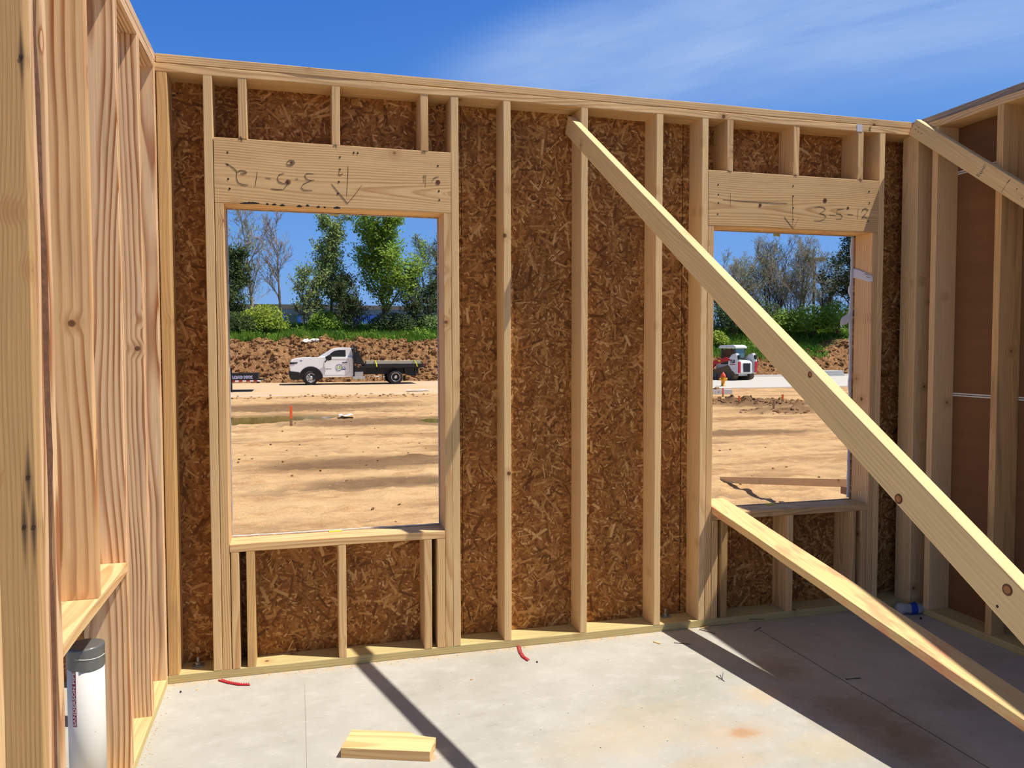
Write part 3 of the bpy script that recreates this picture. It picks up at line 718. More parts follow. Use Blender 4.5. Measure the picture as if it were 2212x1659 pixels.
mb = MB()
for i in range(80):
    x = .268+i*.01235; k = .003+.004*abs(mn.noise(Vector((x*12, 0, 0)))); mb.box((x, D+.006, .608), (x+.0125, D+.014+k, .6125+k))
o = mb.build('house_wrap_edge', M['white'], w1); o.matrix_basis = Matrix.Translation(-abs_loc(w1))
mb = MB()
for i in range(120):
    z = .615+i*.0127; k = .001+.004*abs(mn.noise(Vector((z*10, 5, 0)))); mb.box((.262, D+.012, z), (.2705+k, D+.016, z+.0127))
o = mb.build('house_wrap_edge', M['wrap'], w1); o.matrix_basis = Matrix.Translation(-abs_loc(w1))

# ------------------------------------------------------------------ outside: materials
def site():
    m, N, b = newmat('site_soil')
    tc = N.n('ShaderNodeTexCoord').outputs['Object']
    x, y, z = N.sep(tc)
    n1 = N.noise(N.map(tc, sc=(.35, 1.3, 1)), 1, 5, .6); n2 = N.noise(N.map(tc, sc=(1.6, 4.5, 1)), 1, 6, .7); n3 = N.noise(tc, 26, 4, .7)
    col = N.mix(N.mapr(n1, .3, .7), lin(196, 156, 110), lin(218, 182, 134))
    col = N.mix(N.mapr(n2, .5, .66, 0, .6), col, lin(170, 126, 82))
    col = N.mix(N.mapr(n3, .58, .75, 0, .45), col, lin(164, 122, 82))
    damp = N.mapr(z, GZ-.0, GZ-.045, 0, .85)                     # hollows stay damp
    col = N.mix(damp, col, lin(146, 118, 88))
    col = N.mix(N.math('MULTIPLY', N.mapr(n1, .36, .48, 1, 0), .75), col, lin(156, 120, 84))
    for q, rx, ry in [(gp(1560, 866), 2.6, 1.7), (gp(1660, 872), 3, 1.9), (gp(1740, 886), 3, 1.6), (gp(800, 1000), 2.2, 1.0), (gp(850, 1040), 1.6, .6), (gp(640, 880), 5, 2.2), (gp(860, 910), 3.5, 1.6), (gp(1600, 935), 2.5, .7)]:
        ddx = N.math('DIVIDE', N.math('SUBTRACT', x, q.x), rx); ddy = N.math('DIVIDE', N.math('SUBTRACT', y, q.y), ry)
        dd_ = N.math('ADD', N.math('SQRT', N.math('ADD', N.math('MULTIPLY', ddx, ddx), N.math('MULTIPLY', ddy, ddy))), N.math('MULTIPLY', N.math('SUBTRACT', n2, .5), 1.1))
        col = N.mix(N.mapr(dd_, .5, 1.1, .8, 0, True), col, lin(116, 88, 62))
    pb = N.voro(N.map(tc, sc=(9, 14, 9)), 1); pm = N.math('MULTIPLY', N.math('GREATER_THAN', N.sep(pb.outputs['Color'])[0], .86), N.mapr(pb.outputs['Distance'], .08, .16, 1, 0))
    col = N.mix(N.math('MULTIPLY', pm, .7), col, lin(226, 210, 188))
    N.set(b, 'Base Color', col); N.set(b, 'Roughness', .9); N.set(b, 'Specular IOR Level', .15)
    N.set(b, 'Normal', N.bump(N.math('ADD', n2, N.math('MULTIPLY', n3, .4)), .9, .06))
    return m
M['soil'] = site()
def road():
    m, N, b = newmat('dusty_concrete_road')
    tc = N.n('ShaderNodeTexCoord').outputs['Object']; x, y, z = N.sep(tc)
    n1 = N.noise(N.map(tc, sc=(.2, .8, 1)), 1, 5, .6)
    dust = N.math('ADD', N.mapr(x, 6, 20, .75, -.1), N.math('MULTIPLY', N.math('SUBTRACT', n1, .5), 1.2), clamp=True)
    col = N.mix(dust, lin(196, 192, 184), lin(212, 172, 124))
    N.set(b, 'Base Color', col); N.set(b, 'Roughness', .85); N.set(b, 'Specular IOR Level', .2)
    return m
M['road'] = road()
def earth():
    m, N, b = newmat('dug_earth')
    tc = N.n('ShaderNodeTexCoord').outputs['Object']
    n1 = N.noise(tc, .8, 5, .65); n2 = N.noise(tc, 5, 5, .75)
    col = N.mix(N.mapr(n1, .35, .65), lin(142, 102, 66), lin(188, 142, 98))
    col = N.mix(N.mapr(n2, .52, .68, 0, .8), col, lin(222, 180, 136)); col = N.mix(N.mapr(n2, .46, .34, 0, .9), col, lin(74, 46, 28))
    N.set(b, 'Base Color', col); N.set(b, 'Roughness', .95); N.set(b, 'Specular IOR Level', .1); N.set(b, 'Normal', N.bump(n2, 1, .2))
    return m
M['earth'] = earth()
def leafmat(name, c0, c1, sc_=1.2):
    m, N, b = newmat(name)
    g = N.n('ShaderNodeNewGeometry'); n1 = N.noise(g.outputs['Position'], sc_, 3, .7)
    col = N.mix(N.mapr(n1, .35, .65), c0, c1)
    r = g.outputs['Random Per Island']; k = N.mapr(r, 0, 1, .65, 1.3); col = N.mix(1, col, N.comb(k, k, k), 'MULTIPLY')
    N.set(b, 'Base Color', col); N.set(b, 'Roughness', .6); N.set(b, 'Specular IOR Level', .25)
    tr = N.n('ShaderNodeBsdfTranslucent'); N.set(tr, 0, col); mx = N.n('ShaderNodeMixShader'); N.set(mx, 0, .35)
    N.L.new(b.outputs[0], mx.inputs[1]); N.L.new(tr.outputs[0], mx.inputs[2])
    out = [n for n in m.node_tree.nodes if n.type == 'OUTPUT_MATERIAL'][0]; N.L.new(mx.outputs[0], out.inputs[0])
    return m
M['leafA'] = leafmat('spring_leaves', lin(100, 142, 40), lin(158, 186, 70))
M['leafB'] = leafmat('pale_leaves', lin(112, 142, 76), lin(164, 182, 112))
M['leafC'] = leafmat('dark_leaves', lin(58, 78, 44), lin(92, 112, 58))
M['leafD'] = leafmat('yellow_green_leaves', lin(124, 150, 44), lin(170, 186, 70))
M['grass'] = leafmat('bank_grass', lin(74, 120, 36), lin(132, 164, 60), .5)
M['barkd'] = plain('tree_bark', lin(104, 88, 72), .9, 0, .3, 8)
M['barkl'] = plain('pale_tree_bark', lin(160, 146, 130), .9, 0, .3, 8)
M['bankgrass'] = plain('bank_turf', lin(84, 112, 44), .95, 0, .35, 1.2, .1)
m, N, b = newmat('puddle_water'); N.set(b, 'Base Color', lin(104, 98, 50)); N.set(b, 'Roughness', .06); N.set(b, 'IOR', 1.33)
N.set(b, 'Normal', N.bump(N.noise(N.n('ShaderNodeTexCoord').outputs['Object'], 3, 2), .03, .02)); M['water'] = m
# ------------------------------------------------------------------ ground with real hollows and clods
PUD = [(gp(600, 901), 1.25, 1.0), (gp(515, 904), 1.0, 1.1), (gp(690, 898), .9, .4), (gp(545, 912), .5, .4), (gp(800, 900), .4, .12), (gp(855, 899), .5, .12), (gp(940, 906), .42, .7), (gp(925, 899), .4, .2)]
MUD = [(gp(1560, 868), 1.9, 1.2), (gp(1660, 872), 2.1, 1.4), (gp(1740, 888), 2.2, 1.0)]
def gheight(x, y):
    h = GZ + .035*mn.noise(Vector((x*.5, y*.9, 0))) + .03*mn.noise(Vector((x*1.4, y*3.2, 3)))
    k = abs(mn.noise(Vector((x*3.1, y*6, 7)))); h += .05*max(0, k-.3)*2
    h += .014*mn.noise(Vector((x*7, y*11, 1))) + .03*max(0, mn.noise(Vector((x*2.3, y*4.4, 12)))-.3)*abs(mn.noise(Vector((x*16, y*22, 3))))*5
    far = max(0, min(1, (y-8)/6)); 
    rut = math.sin(y*2.1+mn.noise(Vector((x*.2, y*.2, 5)))*4); h += .015*rut*mn.noise(Vector((x*.3, y*.4, 9)))
    for c, rx, ry in PUD:
        d = math.hypot((x-c.x)/rx, (y-c.y)/ry) + .35*mn.noise(Vector((x*1.3, y*1.6, 2)))
        if d < 1.6: h = min(h, GZ) if d > 1.1 else min(h, GZ-.0); h -= .09*max(0, min(1, (1.4-d)*1.6))
    for c, rx, ry in MUD:
        d = math.hypot((x-c.x)/rx, (y-c.y)/ry)
        if d < 1.3: h += max(0, 1-d)*(.04+.42*max(0, mn.noise(Vector((x*2.2, y*2.2, 4))))+.1*abs(mn.noise(Vector((x*6, y*6, 8)))))
    if y > 28: h = h*(1-min(1, y-28))+(GZ+.004)*min(1, y-28)
    if y < .8: h = h*(y/.8)+(GZ)*(1-y/.8)
    return h
xs_ = []; x = -9
while x < 34: xs_.append(x); x += .07 if -2 < x < 9 else .12
ys2 = []; y = .16
while y < 31.5: ys2.append(y); y += .045+y*.0035
vs = [(x, y, gheight(x, y)) for y in ys2 for x in xs_]; nx = len(xs_)
fs = [(j*nx+i, j*nx+i+1, (j+1)*nx+i+1, (j+1)*nx+i) for j in range(len(ys2)-1) for i in range(nx-1)]
mb = MB(); mb.add(vs, fs, 0, True); tag(mb.build('ground', M['soil']), kind='structure')
tag(MB().box((-60, -40, -1.0), (80, 60, GZ-.14)).build('ground_far', M['soil']), kind='structure')
tag(MB().box((-3.2, -6.5, GZ-.12), (8.5, .139, -.141)).build('floor_footing', M['floor']), kind='structure')
mb = MB(); zw = GZ-.05
def inpud(x, y): return any(math.hypot((x-c.x)/(rx*1.7), (y-c.y)/(ry*1.7)) < 1 for c, rx, ry in PUD)
for gname, cond, lab in (('puddle', lambda x: x < 2.7, 'long olive green puddle beyond the left window, behind the orange-topped stake'), ('puddle', lambda x: x >= 2.7, 'small olive green puddle beside the white scrap, at the inner jamb of the left window')):
    mb = MB(); st = .11; cells = []
    X = -4
    while X < 8:
        Y = 10
        while Y < 24:
            if cond(X) and inpud(X+st/2, Y+st/2): cells.append((X, Y))
            Y += st
        X += st
    for X, Y in cells: mb.add([(X, Y, zw), (X+st, Y, zw), (X+st, Y+st, zw), (X, Y+st, zw)], [(0, 1, 2, 3)])
    o = mb.build(gname, M['water'])
    bm = bmesh.new(); bm.from_mesh(o.data); bmesh.ops.remove_doubles(bm, verts=bm.verts, dist=.002); bm.to_mesh(o.data); bm.free()
    tag(o, lab, 'puddle')
RZ = GZ+.02
rd = MB()
nr = 60
def rnear(x): return 29.3 + .35*mn.noise(Vector((x*.35, 0, 0)))*2
def rfar(x): return 42.5
for i in range(nr):
    xa = -30+i*1.8; xb = xa+1.8
    rd.add([(xa, rnear(xa), RZ), (xb, rnear(xb), RZ), (xb, rfar(xb), RZ), (xa, rfar(xa), RZ), (xa, rnear(xa)-.15, GZ-.08), (xb, rnear(xb)-.15, GZ-.08)], [(0, 1, 2, 3), (4, 5, 1, 0)])
tag(rd.build('road', M['road']), kind='structure')
M['curb'] = plain('curb_concrete', lin(222, 216, 206), .85)
tag(MB().box((11, 42.4, GZ-.05), (70, 42.65, RZ+.13)).build('trim_curb', M['curb']), kind='structure')
tag(MB().box((13, 29.0, GZ-.05), (60, 29.25, RZ+.04)).build('trim_curb', M['curb']), kind='structure')
# earth bank and grassy slope
def bank(x, y):
    t = y-43.0
    top = 2.05 - .95*max(0, min(1, (x-14)/10)); top += .22*mn.noise(Vector((x*.35, 0, 3)))
    run = 2.6
    top += 1.0*math.exp(-((x-41)/2.0)**2)
    if t < 0: h = GZ
    elif t < run: s_ = t/run; h = GZ + (top-GZ)*(s_*s_*(3-2*s_))
    else: h = top + (2.9-top)*min(1, (t-run)/6) + .012*(t-run)
    if -.2 < t < run+1: h += .32*mn.noise(Vector((x*1.1, y*1.1, 1))) + .16*mn.noise(Vector((x*3, y*3, 5))) + .1*abs(mn.noise(Vector((x*6, y*6, 2))))
    else: h += .12*mn.noise(Vector((x*.7, y*.7, 1)))
    return h
xs_ = [-14+i*.17 for i in range(390)]; ysb = [42.75+i*.14 for i in range(32)]+[47.3+i*.5 for i in range(50)]
vs = [(x, y, bank(x, y)) for y in ysb for x in xs_]; nx = len(xs_)
fs = []; mi = []
for j in range(len(ysb)-1):
    for i in range(nx-1):
        fs.append((j*nx+i, j*nx+i+1, (j+1)*nx+i+1, (j+1)*nx+i))
        gy = 45.9 - .9*(20 < xs_[i] < 38) + .5*mn.noise(Vector((xs_[i]*.5, 0, 8))); mi.append(1 if ysb[j] > gy and not (38.5 < xs_[i] < 44 and ysb[j] < 47.5) else 0)
mb = MB(); mb.add(vs, fs, 0, False); mb.m = mi; tag(mb.build('ground_bank', [M['earth'], M['bankgrass']]), kind='structure')
random.seed(31); mb = MB()
for i in range(2300):
    x = random.choice((random.uniform(-6, 12), random.uniform(-6, 12), random.uniform(20, 44))); y = 42.8+random.random()**.8*3.2
    mb.ico((x, y, bank(x, y)+.02), random.uniform(.04, .2)*random.uniform(.5, 1.15), 1, .45, .75)
tag(mb.build('earth_clods', M['earth']), 'brown clods heaped along the dug earth bank beyond the road', 'soil clods', kind='stuff')
random.seed(32); mb = MB()
for i in range(620):
    if i < 330: c, rx, ry = random.choice(MUD); a = random.random()*6.28; k = math.sqrt(random.random()); x = c.x+math.cos(a)*k*rx; y = c.y+math.sin(a)*k*ry
    elif i < 420: x = random.uniform(-3, 7); y = random.uniform(27.2, 29.6)
    else: x = random.uniform(-1, 9); y = random.uniform(3.5, 24)
    mb.ico((x, y, gheight(x, y)+.005), random.uniform(.02, .08 if i < 420 else .02), 1, .5, .7)
tag(mb.build('soil_clods', M['earth']), 'dark clods of soil scattered on the graded site', 'soil clods', kind='stuff')
# grass on the bank
def blades(n, region, h0, h1, w, seed):
    random.seed(seed); mb = MB()
    for i in range(n):
        x, y = region(); z = bank(x, y)
        if y < 45.6-.9*(20 < x < 38)+.5*mn.noise(Vector((x*.5, 0, 8))): continue
        if 38.5 < x < 44 and y < 47.6: continue
        den = mn.noise(Vector((x*.6, y*.6, 4)))
        if den < -.25 and random.random() < .7: continue
        h = random.uniform(h0, h1)*(1+.5*den); a = random.random()*PI; lx, ly = math.cos(a)*w, math.sin(a)*w; tx, ty = random.gauss(0, h*.35), random.gauss(0, h*.35)
        mb.add([(x-lx, y-ly, z-.02), (x+lx, y+ly, z-.02), (x+tx, y+ty, z+h)], [(0, 1, 2)])
    return mb
def rg():
    return (random.uniform(-5, 13) if random.random() < .5 else random.uniform(22, 46), 44.6+random.random()**1.2*10.8)
tag(blades(60000, rg, .18, .5, .035, 41).build('grass', M['grass']), 'tall spring grass covering the slope behind the earth bank', 'grass', kind='stuff')

# ------------------------------------------------------------------ trees
def tree(name, label, base, H, spread, seed, leaf=None, nleaf=0, lsize=.14, stems=1, bark='barkd', r0=.11, up=.5, levels=4, start=.25, group=None, kids=7, lean=(0,0), cat='tree', ymin=0):
    random.seed(seed)
    t = tag(empty(name, base), label, cat, group)
    mb = MB(); tips = []
    def grow(p, d, L, r, lev):
        n = 5 if lev < 2 else 3; path = [p]; rads = [r]; q = Vector(p)
        for i in range(n):
            d = (d + Vector((random.gauss(0, (.025, .13, .2, .24, .28)[min(lev, 4)]), random.gauss(0, (.025, .13, .2, .24, .28)[min(lev, 4)]), random.gauss(0, .06)+.06*up))).normalized()
            q = q + d*(L/n); path.append(q.copy()); rads.append(max(.009, r*(1-.85*(i+1)/n)))
        mb.tube(path, rads, 5 if lev < 2 else 3, 0, caps=False)
        if lev >= levels-2:
            for q_ in path[1:]: tips.append((q_, lev))
        if lev >= levels: return
        k = kids if lev == 0 else (0, 6, 5, 3)[lev]
        for j in range(k):
            f = (start if lev == 0 else .2) + (1-(start if lev == 0 else .2))*(j+random.random()*.8)/k
            f = min(.98, f); ii = min(n-1, int(f*n)); p_ = path[ii].lerp(path[ii+1], f*n-ii)
            a = random.random()*2*PI; tilt = random.uniform(.35, .9)
            par = (path[ii+1]-path[ii]).normalized(); s_ = par.cross(Vector((math.cos(a), math.sin(a), .1))).normalized()
            dd = (par*math.cos(tilt)+s_*math.sin(tilt)); dd.z += up*.35; dd.normalize()
            LL = (spread if lev == 0 else L*.55)*(1-.45*f if lev == 0 else 1)*random.uniform(.7, 1.15)
            grow(p_, dd, LL, max(.010, rads[ii]*.5), lev+1)
    for s_ in range(stems):
        a = random.random()*6.28; of = Vector((math.cos(a), math.sin(a), 0))*(.0 if stems == 1 else .35*random.random())
        d0 = Vector((lean[0]+(random.gauss(0, .22) if stems > 1 else 0), lean[1]+(random.gauss(0, .15) if stems > 1 else 0), 1)).normalized()
        grow(of-Vector((0, 0, .15)), d0, H*random.uniform(.85, 1) if stems > 1 else H, r0, 0)
    mb.build('trunk', M[bark], t)
    if leaf:
        lf = MB(); 
        for i in range(nleaf):
            c, lev = random.choice(tips)
            if c.z < ymin: continue
            c = c + Vector((random.gauss(0, .16), random.gauss(0, .16), random.gauss(0, .14)))
            u = Vector((random.gauss(0, 1), random.gauss(0, 1), random.gauss(0, 1))).normalized(); v = u.orthogonal().normalized()
            s_ = lsize*random.uniform(.6, 1.3)
            lf.add([c-u*s_*.55, c+v*s_*.3, c+u*s_*.55, c-v*s_*.3], [(0, 1, 2, 3)])
        lf.build('foliage', M[leaf], t)
    return t
def base_at(px, Y): 
    q = hit(px, 700, 1, Y); return (q.x, Y, bank(q.x, Y))
def topz(px, py, Y): return hit(px, py, 1, Y).z
def T(name, label, px, py, Y, spread, seed, **k):
    b_ = base_at(px, Y); return tree(name, label, b_, topz(px, py, Y)-b_[2], spread, seed, **k)
T('bare_tree', 'tall bare tree with grey upswept twigs at the outer edge of the left window view', 545, 470, 54, 3.1, 51, bark='barkl', leaf='leafB', nleaf=900, lsize=.11, levels=4, kids=17, up=.7, start=.12)
T('evergreen_tree', 'dark dense brushy tree below the tall bare tree in the left window', 500, 552, 51, 1.5, 52, leaf='leafC', nleaf=8000, lsize=.15, kids=28, levels=3, up=.35, start=.05)
T('bare_tree', 'slim bare tree forking into thin pale twigs, alone between the bare and leafy trees', 605, 492, 52, 2.3, 53, bark='barkl', levels=4, kids=13, up=.8, start=.25)
T('leafy_tree', 'slender pale green tree with dark straight trunk in the middle of the left window', 715, 482, 51, 2.1, 54, leaf='leafB', nleaf=7000, lsize=.17, kids=22, levels=3, up=.55, start=.2, r0=.12)
T('leafy_tree', 'broad bright green tree, the fullest one seen through the left window', 828, 488, 50, 3.3, 55, leaf='leafA', nleaf=16000, lsize=.18, kids=26, levels=3, up=.5, start=.1, r0=.13)
T('leafy_tree', 'thin half-leafed tree beside the jamb, beyond the fullest green tree', 930, 520, 52, 1.9, 56, leaf='leafB', nleaf=2600, lsize=.13, kids=15, levels=4, up=.6, start=.15, stems=2, r0=.08)
T('young_tree', 'short pale green tree standing low between the slim bare tree and the straight trunk', 662, 575, 50, 1.5, 57, leaf='leafB', nleaf=3200, lsize=.15, kids=16, levels=3, up=.5, start=.1, r0=.06, stems=2)
T('young_tree', 'low bushy tree in front of the trunk of the broad bright green tree', 770, 600, 49.6, 1.4, 58, leaf='leafC', nleaf=4000, lsize=.16, kids=18, levels=3, up=.4, start=.05, r0=.05, stems=2)
T('young_tree', 'brown-green twiggy tree beside the broad bright green tree, near the window jamb', 888, 600, 50, 1.5, 59, leaf='leafC', nleaf=4000, lsize=.16, kids=18, levels=3, up=.4, start=.05, r0=.05, stems=2)
def bush(name, label, px, Y, w, h, leaf, n, seed, lsize=.14, cat='bush', z=None, group=None):
    random.seed(seed); b_ = base_at(px, Y); t = tag(empty(name, b_), label, cat, group); st = MB(); lf = MB()
    for i in range(14):
        a = random.random()*6.28; r = random.random()**.5*w*.8; e = Vector((math.cos(a)*r, math.sin(a)*r*.6, h*random.uniform(.5, .95)))
        st.tube([(0, 0, -.1), e*.5+Vector((0, 0, .1)), e], [.03, .018, .006], 3, caps=False)
    st.build('stems', M['barkd'], t)
    for i in range(n):
        a = random.random()*6.28; ph = math.acos(random.uniform(-.25, 1)); k = random.random()**.4
        k *= 1+.25*mn.noise(Vector((math.cos(a)*2+seed, math.sin(a)*2, ph)))
        c = Vector((math.cos(a)*math.sin(ph)*w*k, math.sin(a)*math.sin(ph)*w*.7*k, max(.02, h*.35+math.cos(ph)*h*.65*k)))
        u = Vector((random.gauss(0, 1), random.gauss(0, 1), random.gauss(0, 1))).normalized(); v = u.orthogonal().normalized(); s_ = lsize*random.uniform(.6, 1.4)
        lf.add([c-u*s_*.55, c+v*s_*.3, c+u*s_*.55, c-v*s_*.3], [(0, 1, 2, 3)])
    lf.build('foliage', M[leaf], t); return t
bush('bush', 'yellow-green bush at the foot of the slim bare tree in the left window', 568, 48.5, 1.6, 1.9, 'leafD', 3600, 61)
bush('bush', 'dark green low bush against the outer jamb of the left window', 512, 48, 1.5, 1.5, 'leafC', 2600, 62)
bush('bush', 'green bush in front of the straight dark trunk', 705, 49.2, 1.3, 1.5, 'leafA', 2400, 63)
bush('bush', 'green leafy mound under the fullest tree', 850, 49.4, 1.7, 1.5, 'leafC', 2800, 64)
bush('bush', 'pale bush at the inner edge of the left window, below the half-leafed tree', 935, 49.8, 1.3, 1.3, 'leafB', 2000, 65)
# second window
for i, (px, py, sp, sd_, st, lab) in enumerate([(1572, 590, 2.2, 71, 3, 'greyish budding tree nearest the jack stud in the right window'), (1615, 560, 2.6, 72, 3, 'bare multi-stemmed tree above the track loader'),
        (1668, 540, 3.0, 73, 4, 'tall bare spreading tree in the middle of the right window'), (1722, 532, 3.0, 74, 4, 'bare spreading tree just beside the lamp post'), (1775, 565, 2.4, 75, 3, 'bare tree behind the lamp post, next to the dark leafy tree')]):
    T('bare_tree', lab, px, py, 55-(i % 2)*2, sp, sd_, bark='barkl' if i % 2 else 'barkd', leaf='leafB', nleaf=2200, lsize=.12, levels=4, kids=11, up=.75, start=.06, stems=st, r0=.1)
T('leafy_tree', 'dark leafy tree at the far jamb of the right window', 1838, 470, 47, 2.6, 76, leaf='leafC', nleaf=9000, lsize=.2, kids=22, levels=3, up=.3, start=.2, r0=.16)
for i, (px, Y, w_, h_, lf_, n_, lab) in enumerate([(1585, 50, 2.4, 3.0, 'leafC', 4200, 'dark green bush behind the track loader in the right window'), (1645, 51, 2.4, 2.6, 'leafC', 3800, 'dark thicket bush under the tall bare spreading tree'),
        (1700, 50, 2.2, 2.2, 'leafA', 3600, 'green bush below the lamp post'), (1755, 49, 2.4, 2.6, 'leafA', 4200, 'bright green bush beside the diagonal brace in the right window'),
        (1808, 48, 2.0, 2.8, 'leafA', 4200, 'bright green bush near the far jamb of the right window'), (1545, 47.5, 1.2, 1.2, 'leafD', 1500, 'yellow-green bush peeking out beside the track loader cab')]):
    bush('bush', lab, px, Y, w_, h_, lf_, n_, 80+i, .17)
random.seed(90); mb = MB()
for i in range(16000):
    x = random.uniform(-6, 13) if random.random() < .45 else random.uniform(22, 48); y = random.uniform(46.2, 56); z = bank(x, y)
    h = .6*(.3+max(0, mn.noise(Vector((x*.8, y*.5, 2))))*2.2)
    c = Vector((x, y, z+random.random()*h)); u = Vector((random.gauss(0, 1), random.gauss(0, 1), random.gauss(0, 1))).normalized(); v = u.orthogonal().normalized(); s_ = .14
    mb.add([c-u*s_*.55, c+v*s_*.3, c+u*s_*.55, c-v*s_*.3], [(0, 1, 2, 3)])
tag(mb.build('undergrowth', M['leafA']), 'leafy weeds growing between the trees on the bank', 'weeds', kind='stuff')
# lamp post
lp = hit(1757, 700, 1, 58); lz = bank(lp.x, 58)
t = thing('lamp_post', 'tall brown parking lot lamp post with a flat box head behind the bare trees', 'lamp post', (lp.x, 58, lz))
M['bronze'] = plain('bronze_paint', lin(112, 100, 84), .6); hz = topz(1757, 561, 58)-lz
MB().tube([(0, 0, 0), (0, 0, hz)], [.14, .11], 8).build('pole', M['bronze'], t)
MB().box((-.15, -.28, hz-.1), (1.0, .28, hz+.2)).build('lamp_head', M['bronze'], t, .03)
# building far behind the left window
bx0, bx1, by = -8, 22, 92; bt0 = thing('warehouse', 'long low grey and blue building far behind the trees', 'building', (0, by, 2.4))
M['bgrey'] = plain('grey_cladding', lin(150, 146, 140), .8, 0, .15, .4); M['bblue'] = plain('blue_cladding', lin(38, 84, 168), .7, 0, .1, .4); M['bgreen'] = plain('green_door_paint', lin(34, 62, 58), .7)
zt = topz(700, 668, by)-2.4; zm = topz(700, 681, by)-2.4; zb = topz(700, 699, by)-2.4
MB().box((bx0, 0, -3), (bx1, 14, zt)).build('wall', M['bgrey'], bt0)
MB().box((bx0-.3, -.3, zt), (bx1+.3, 14.3, zt+.5)).build('roof', M['bronze'], bt0)
xa = hit(760, 690, 1, by).x; xb = hit(900, 690, 1, by).x; MB().box((xa, -.25, zb), (xb, 0, zm)).build('blue_wall_panel', M['bblue'], bt0)
xa = hit(590, 690, 1, by).x; xb = hit(650, 690, 1, by).x; MB().box((xa, -.25, zb), (xb, 0, zm)).build('blue_wall_panel', M['bblue'], bt0)
xa = hit(618, 690, 1, by).x; xb = hit(642, 690, 1, by).x; MB().box((xa, -.45, zb), (xb, -.25, zm)).build('loading_door', M['bgreen'], bt0)
# ------------------------------------------------------------------ truck
M['wpaint'] = plain('white_car_paint', lin(236, 238, 240), .25, 0, .02, 5, .5); M['black'] = plain('black_steel', lin(24, 24, 26), .45, .1, .2, 10)
M['tyre'] = plain('tyre_rubber', lin(34, 33, 33), .8, 0, .15, 20); M['glass'] = plain('dark_glass', lin(30, 36, 38), .06, 0, .1, 3, .8); M['chrome'] = plain('wheel_chrome', lin(196, 198, 200), .25, .8, .1, 20)
M['alu'] = plain('aluminium_plate', lin(184, 184, 180), .4, .5, .1, 20); M['amber'] = plain('amber_lens', lin(220, 130, 30), .3); M['redl'] = plain('red_lens', lin(170, 26, 28), .3)
M['navy'] = plain('navy_print', lin(30, 58, 120), .5); M['lime'] = plain('lime_print', lin(150, 190, 30), .5); M['lumb'] = plain('stacked_lumber', lin(222, 206, 176), .8, 0, .12, 6); M['strap'] = plain('yellow_strap', lin(232, 226, 30), .6)
M['greyp'] = plain('grey_print', lin(130, 132, 136), .5)
kz = .00369
def tp(zx, zy): return ((zx-403)*kz, (664-zy)*kz)
tpos = gp(672, 832, RZ); TY = tpos.y
tk = thing('flatbed_truck', 'white single cab flatbed truck with a round green and blue door logo', 'truck', (tpos.x, TY, RZ))
WD = 1.95        # body width; near side at y = 0, far side at +WD
def P(l): return [tp(*q) for q in l]
arch = [(tp(400, 545)[0]+.60*math.cos(a), .36+.60*math.sin(a)) for a in [PI-.05-i*(PI-.1)/14 for i in range(15)]]
body = P([(118,465),(112,400),(120,330),(132,302),(200,278),(300,268),(490,266),(560,262),(985,262),(1000,300),(1000,552),(562,556)])
arch_pts = [(x, z) for x, z in reversed(arch) if z > .45]
side_lo = P([(118,465),(112,400),(120,330),(132,302),(200,278),(300,268),(490,266),(560,262),(985,262),(1000,300),(1000,552),(562,556)]) + arch_pts + P([(240,480)])
MB().prism(side_lo, .0, WD, 1).build('body', M['wpaint'], tk, .035, 3)
MB().prism(P([(500,268),(690,152),(742,134),(790,128),(940,127),(972,138),(988,168),(1000,225),(1000,300),(560,300)]), .14, WD-.14, 1).build('cab_roof', M['wpaint'], tk, .03, 3)
sidewin = P([(612,292),(700,205),(740,178),(800,168),(890,168),(892,294)])
MB().prism(sidewin, .125, .16, 1).build('side_window', M['glass'], tk)
MB().prism(P([(600,298),(692,203),(738,174),(800,163),(893,163),(897,299)]), .132, .15, 1).build('window_trim', M['black'], tk)
ws = P([(498,262),(512,268),(702,158),(690,150)]); MB().prism(ws, .2, WD-.2, 1).build('windshield', M['glass'], tk)
MB().prism(P([(360,272),(450,262),(505,262),(505,272)]), .25, WD-.25, 1).build('cowl', M['black'], tk)
bump = MB().prism(P([(95,470),(118,463),(245,482),(250,575),(235,588),(132,585),(105,540)]), -.03, WD+.03, 1).build('front_bumper', M['black'], tk, .02)
MB().prism(P([(112,345),(160,345),(140,462),(116,462)]), .25, WD-.25, 1).build('grille', M['black'], tk)
hl = MB().prism(P([(116,336),(225,336),(215,352),(118,362)]), -.012, .3, 1).build('headlight', M['black'], tk); MB().prism(P([(128,362),(180,362),(176,372),(128,374)]), -.014, .1, 1).build('lamp_lens', M['chrome'], hl)
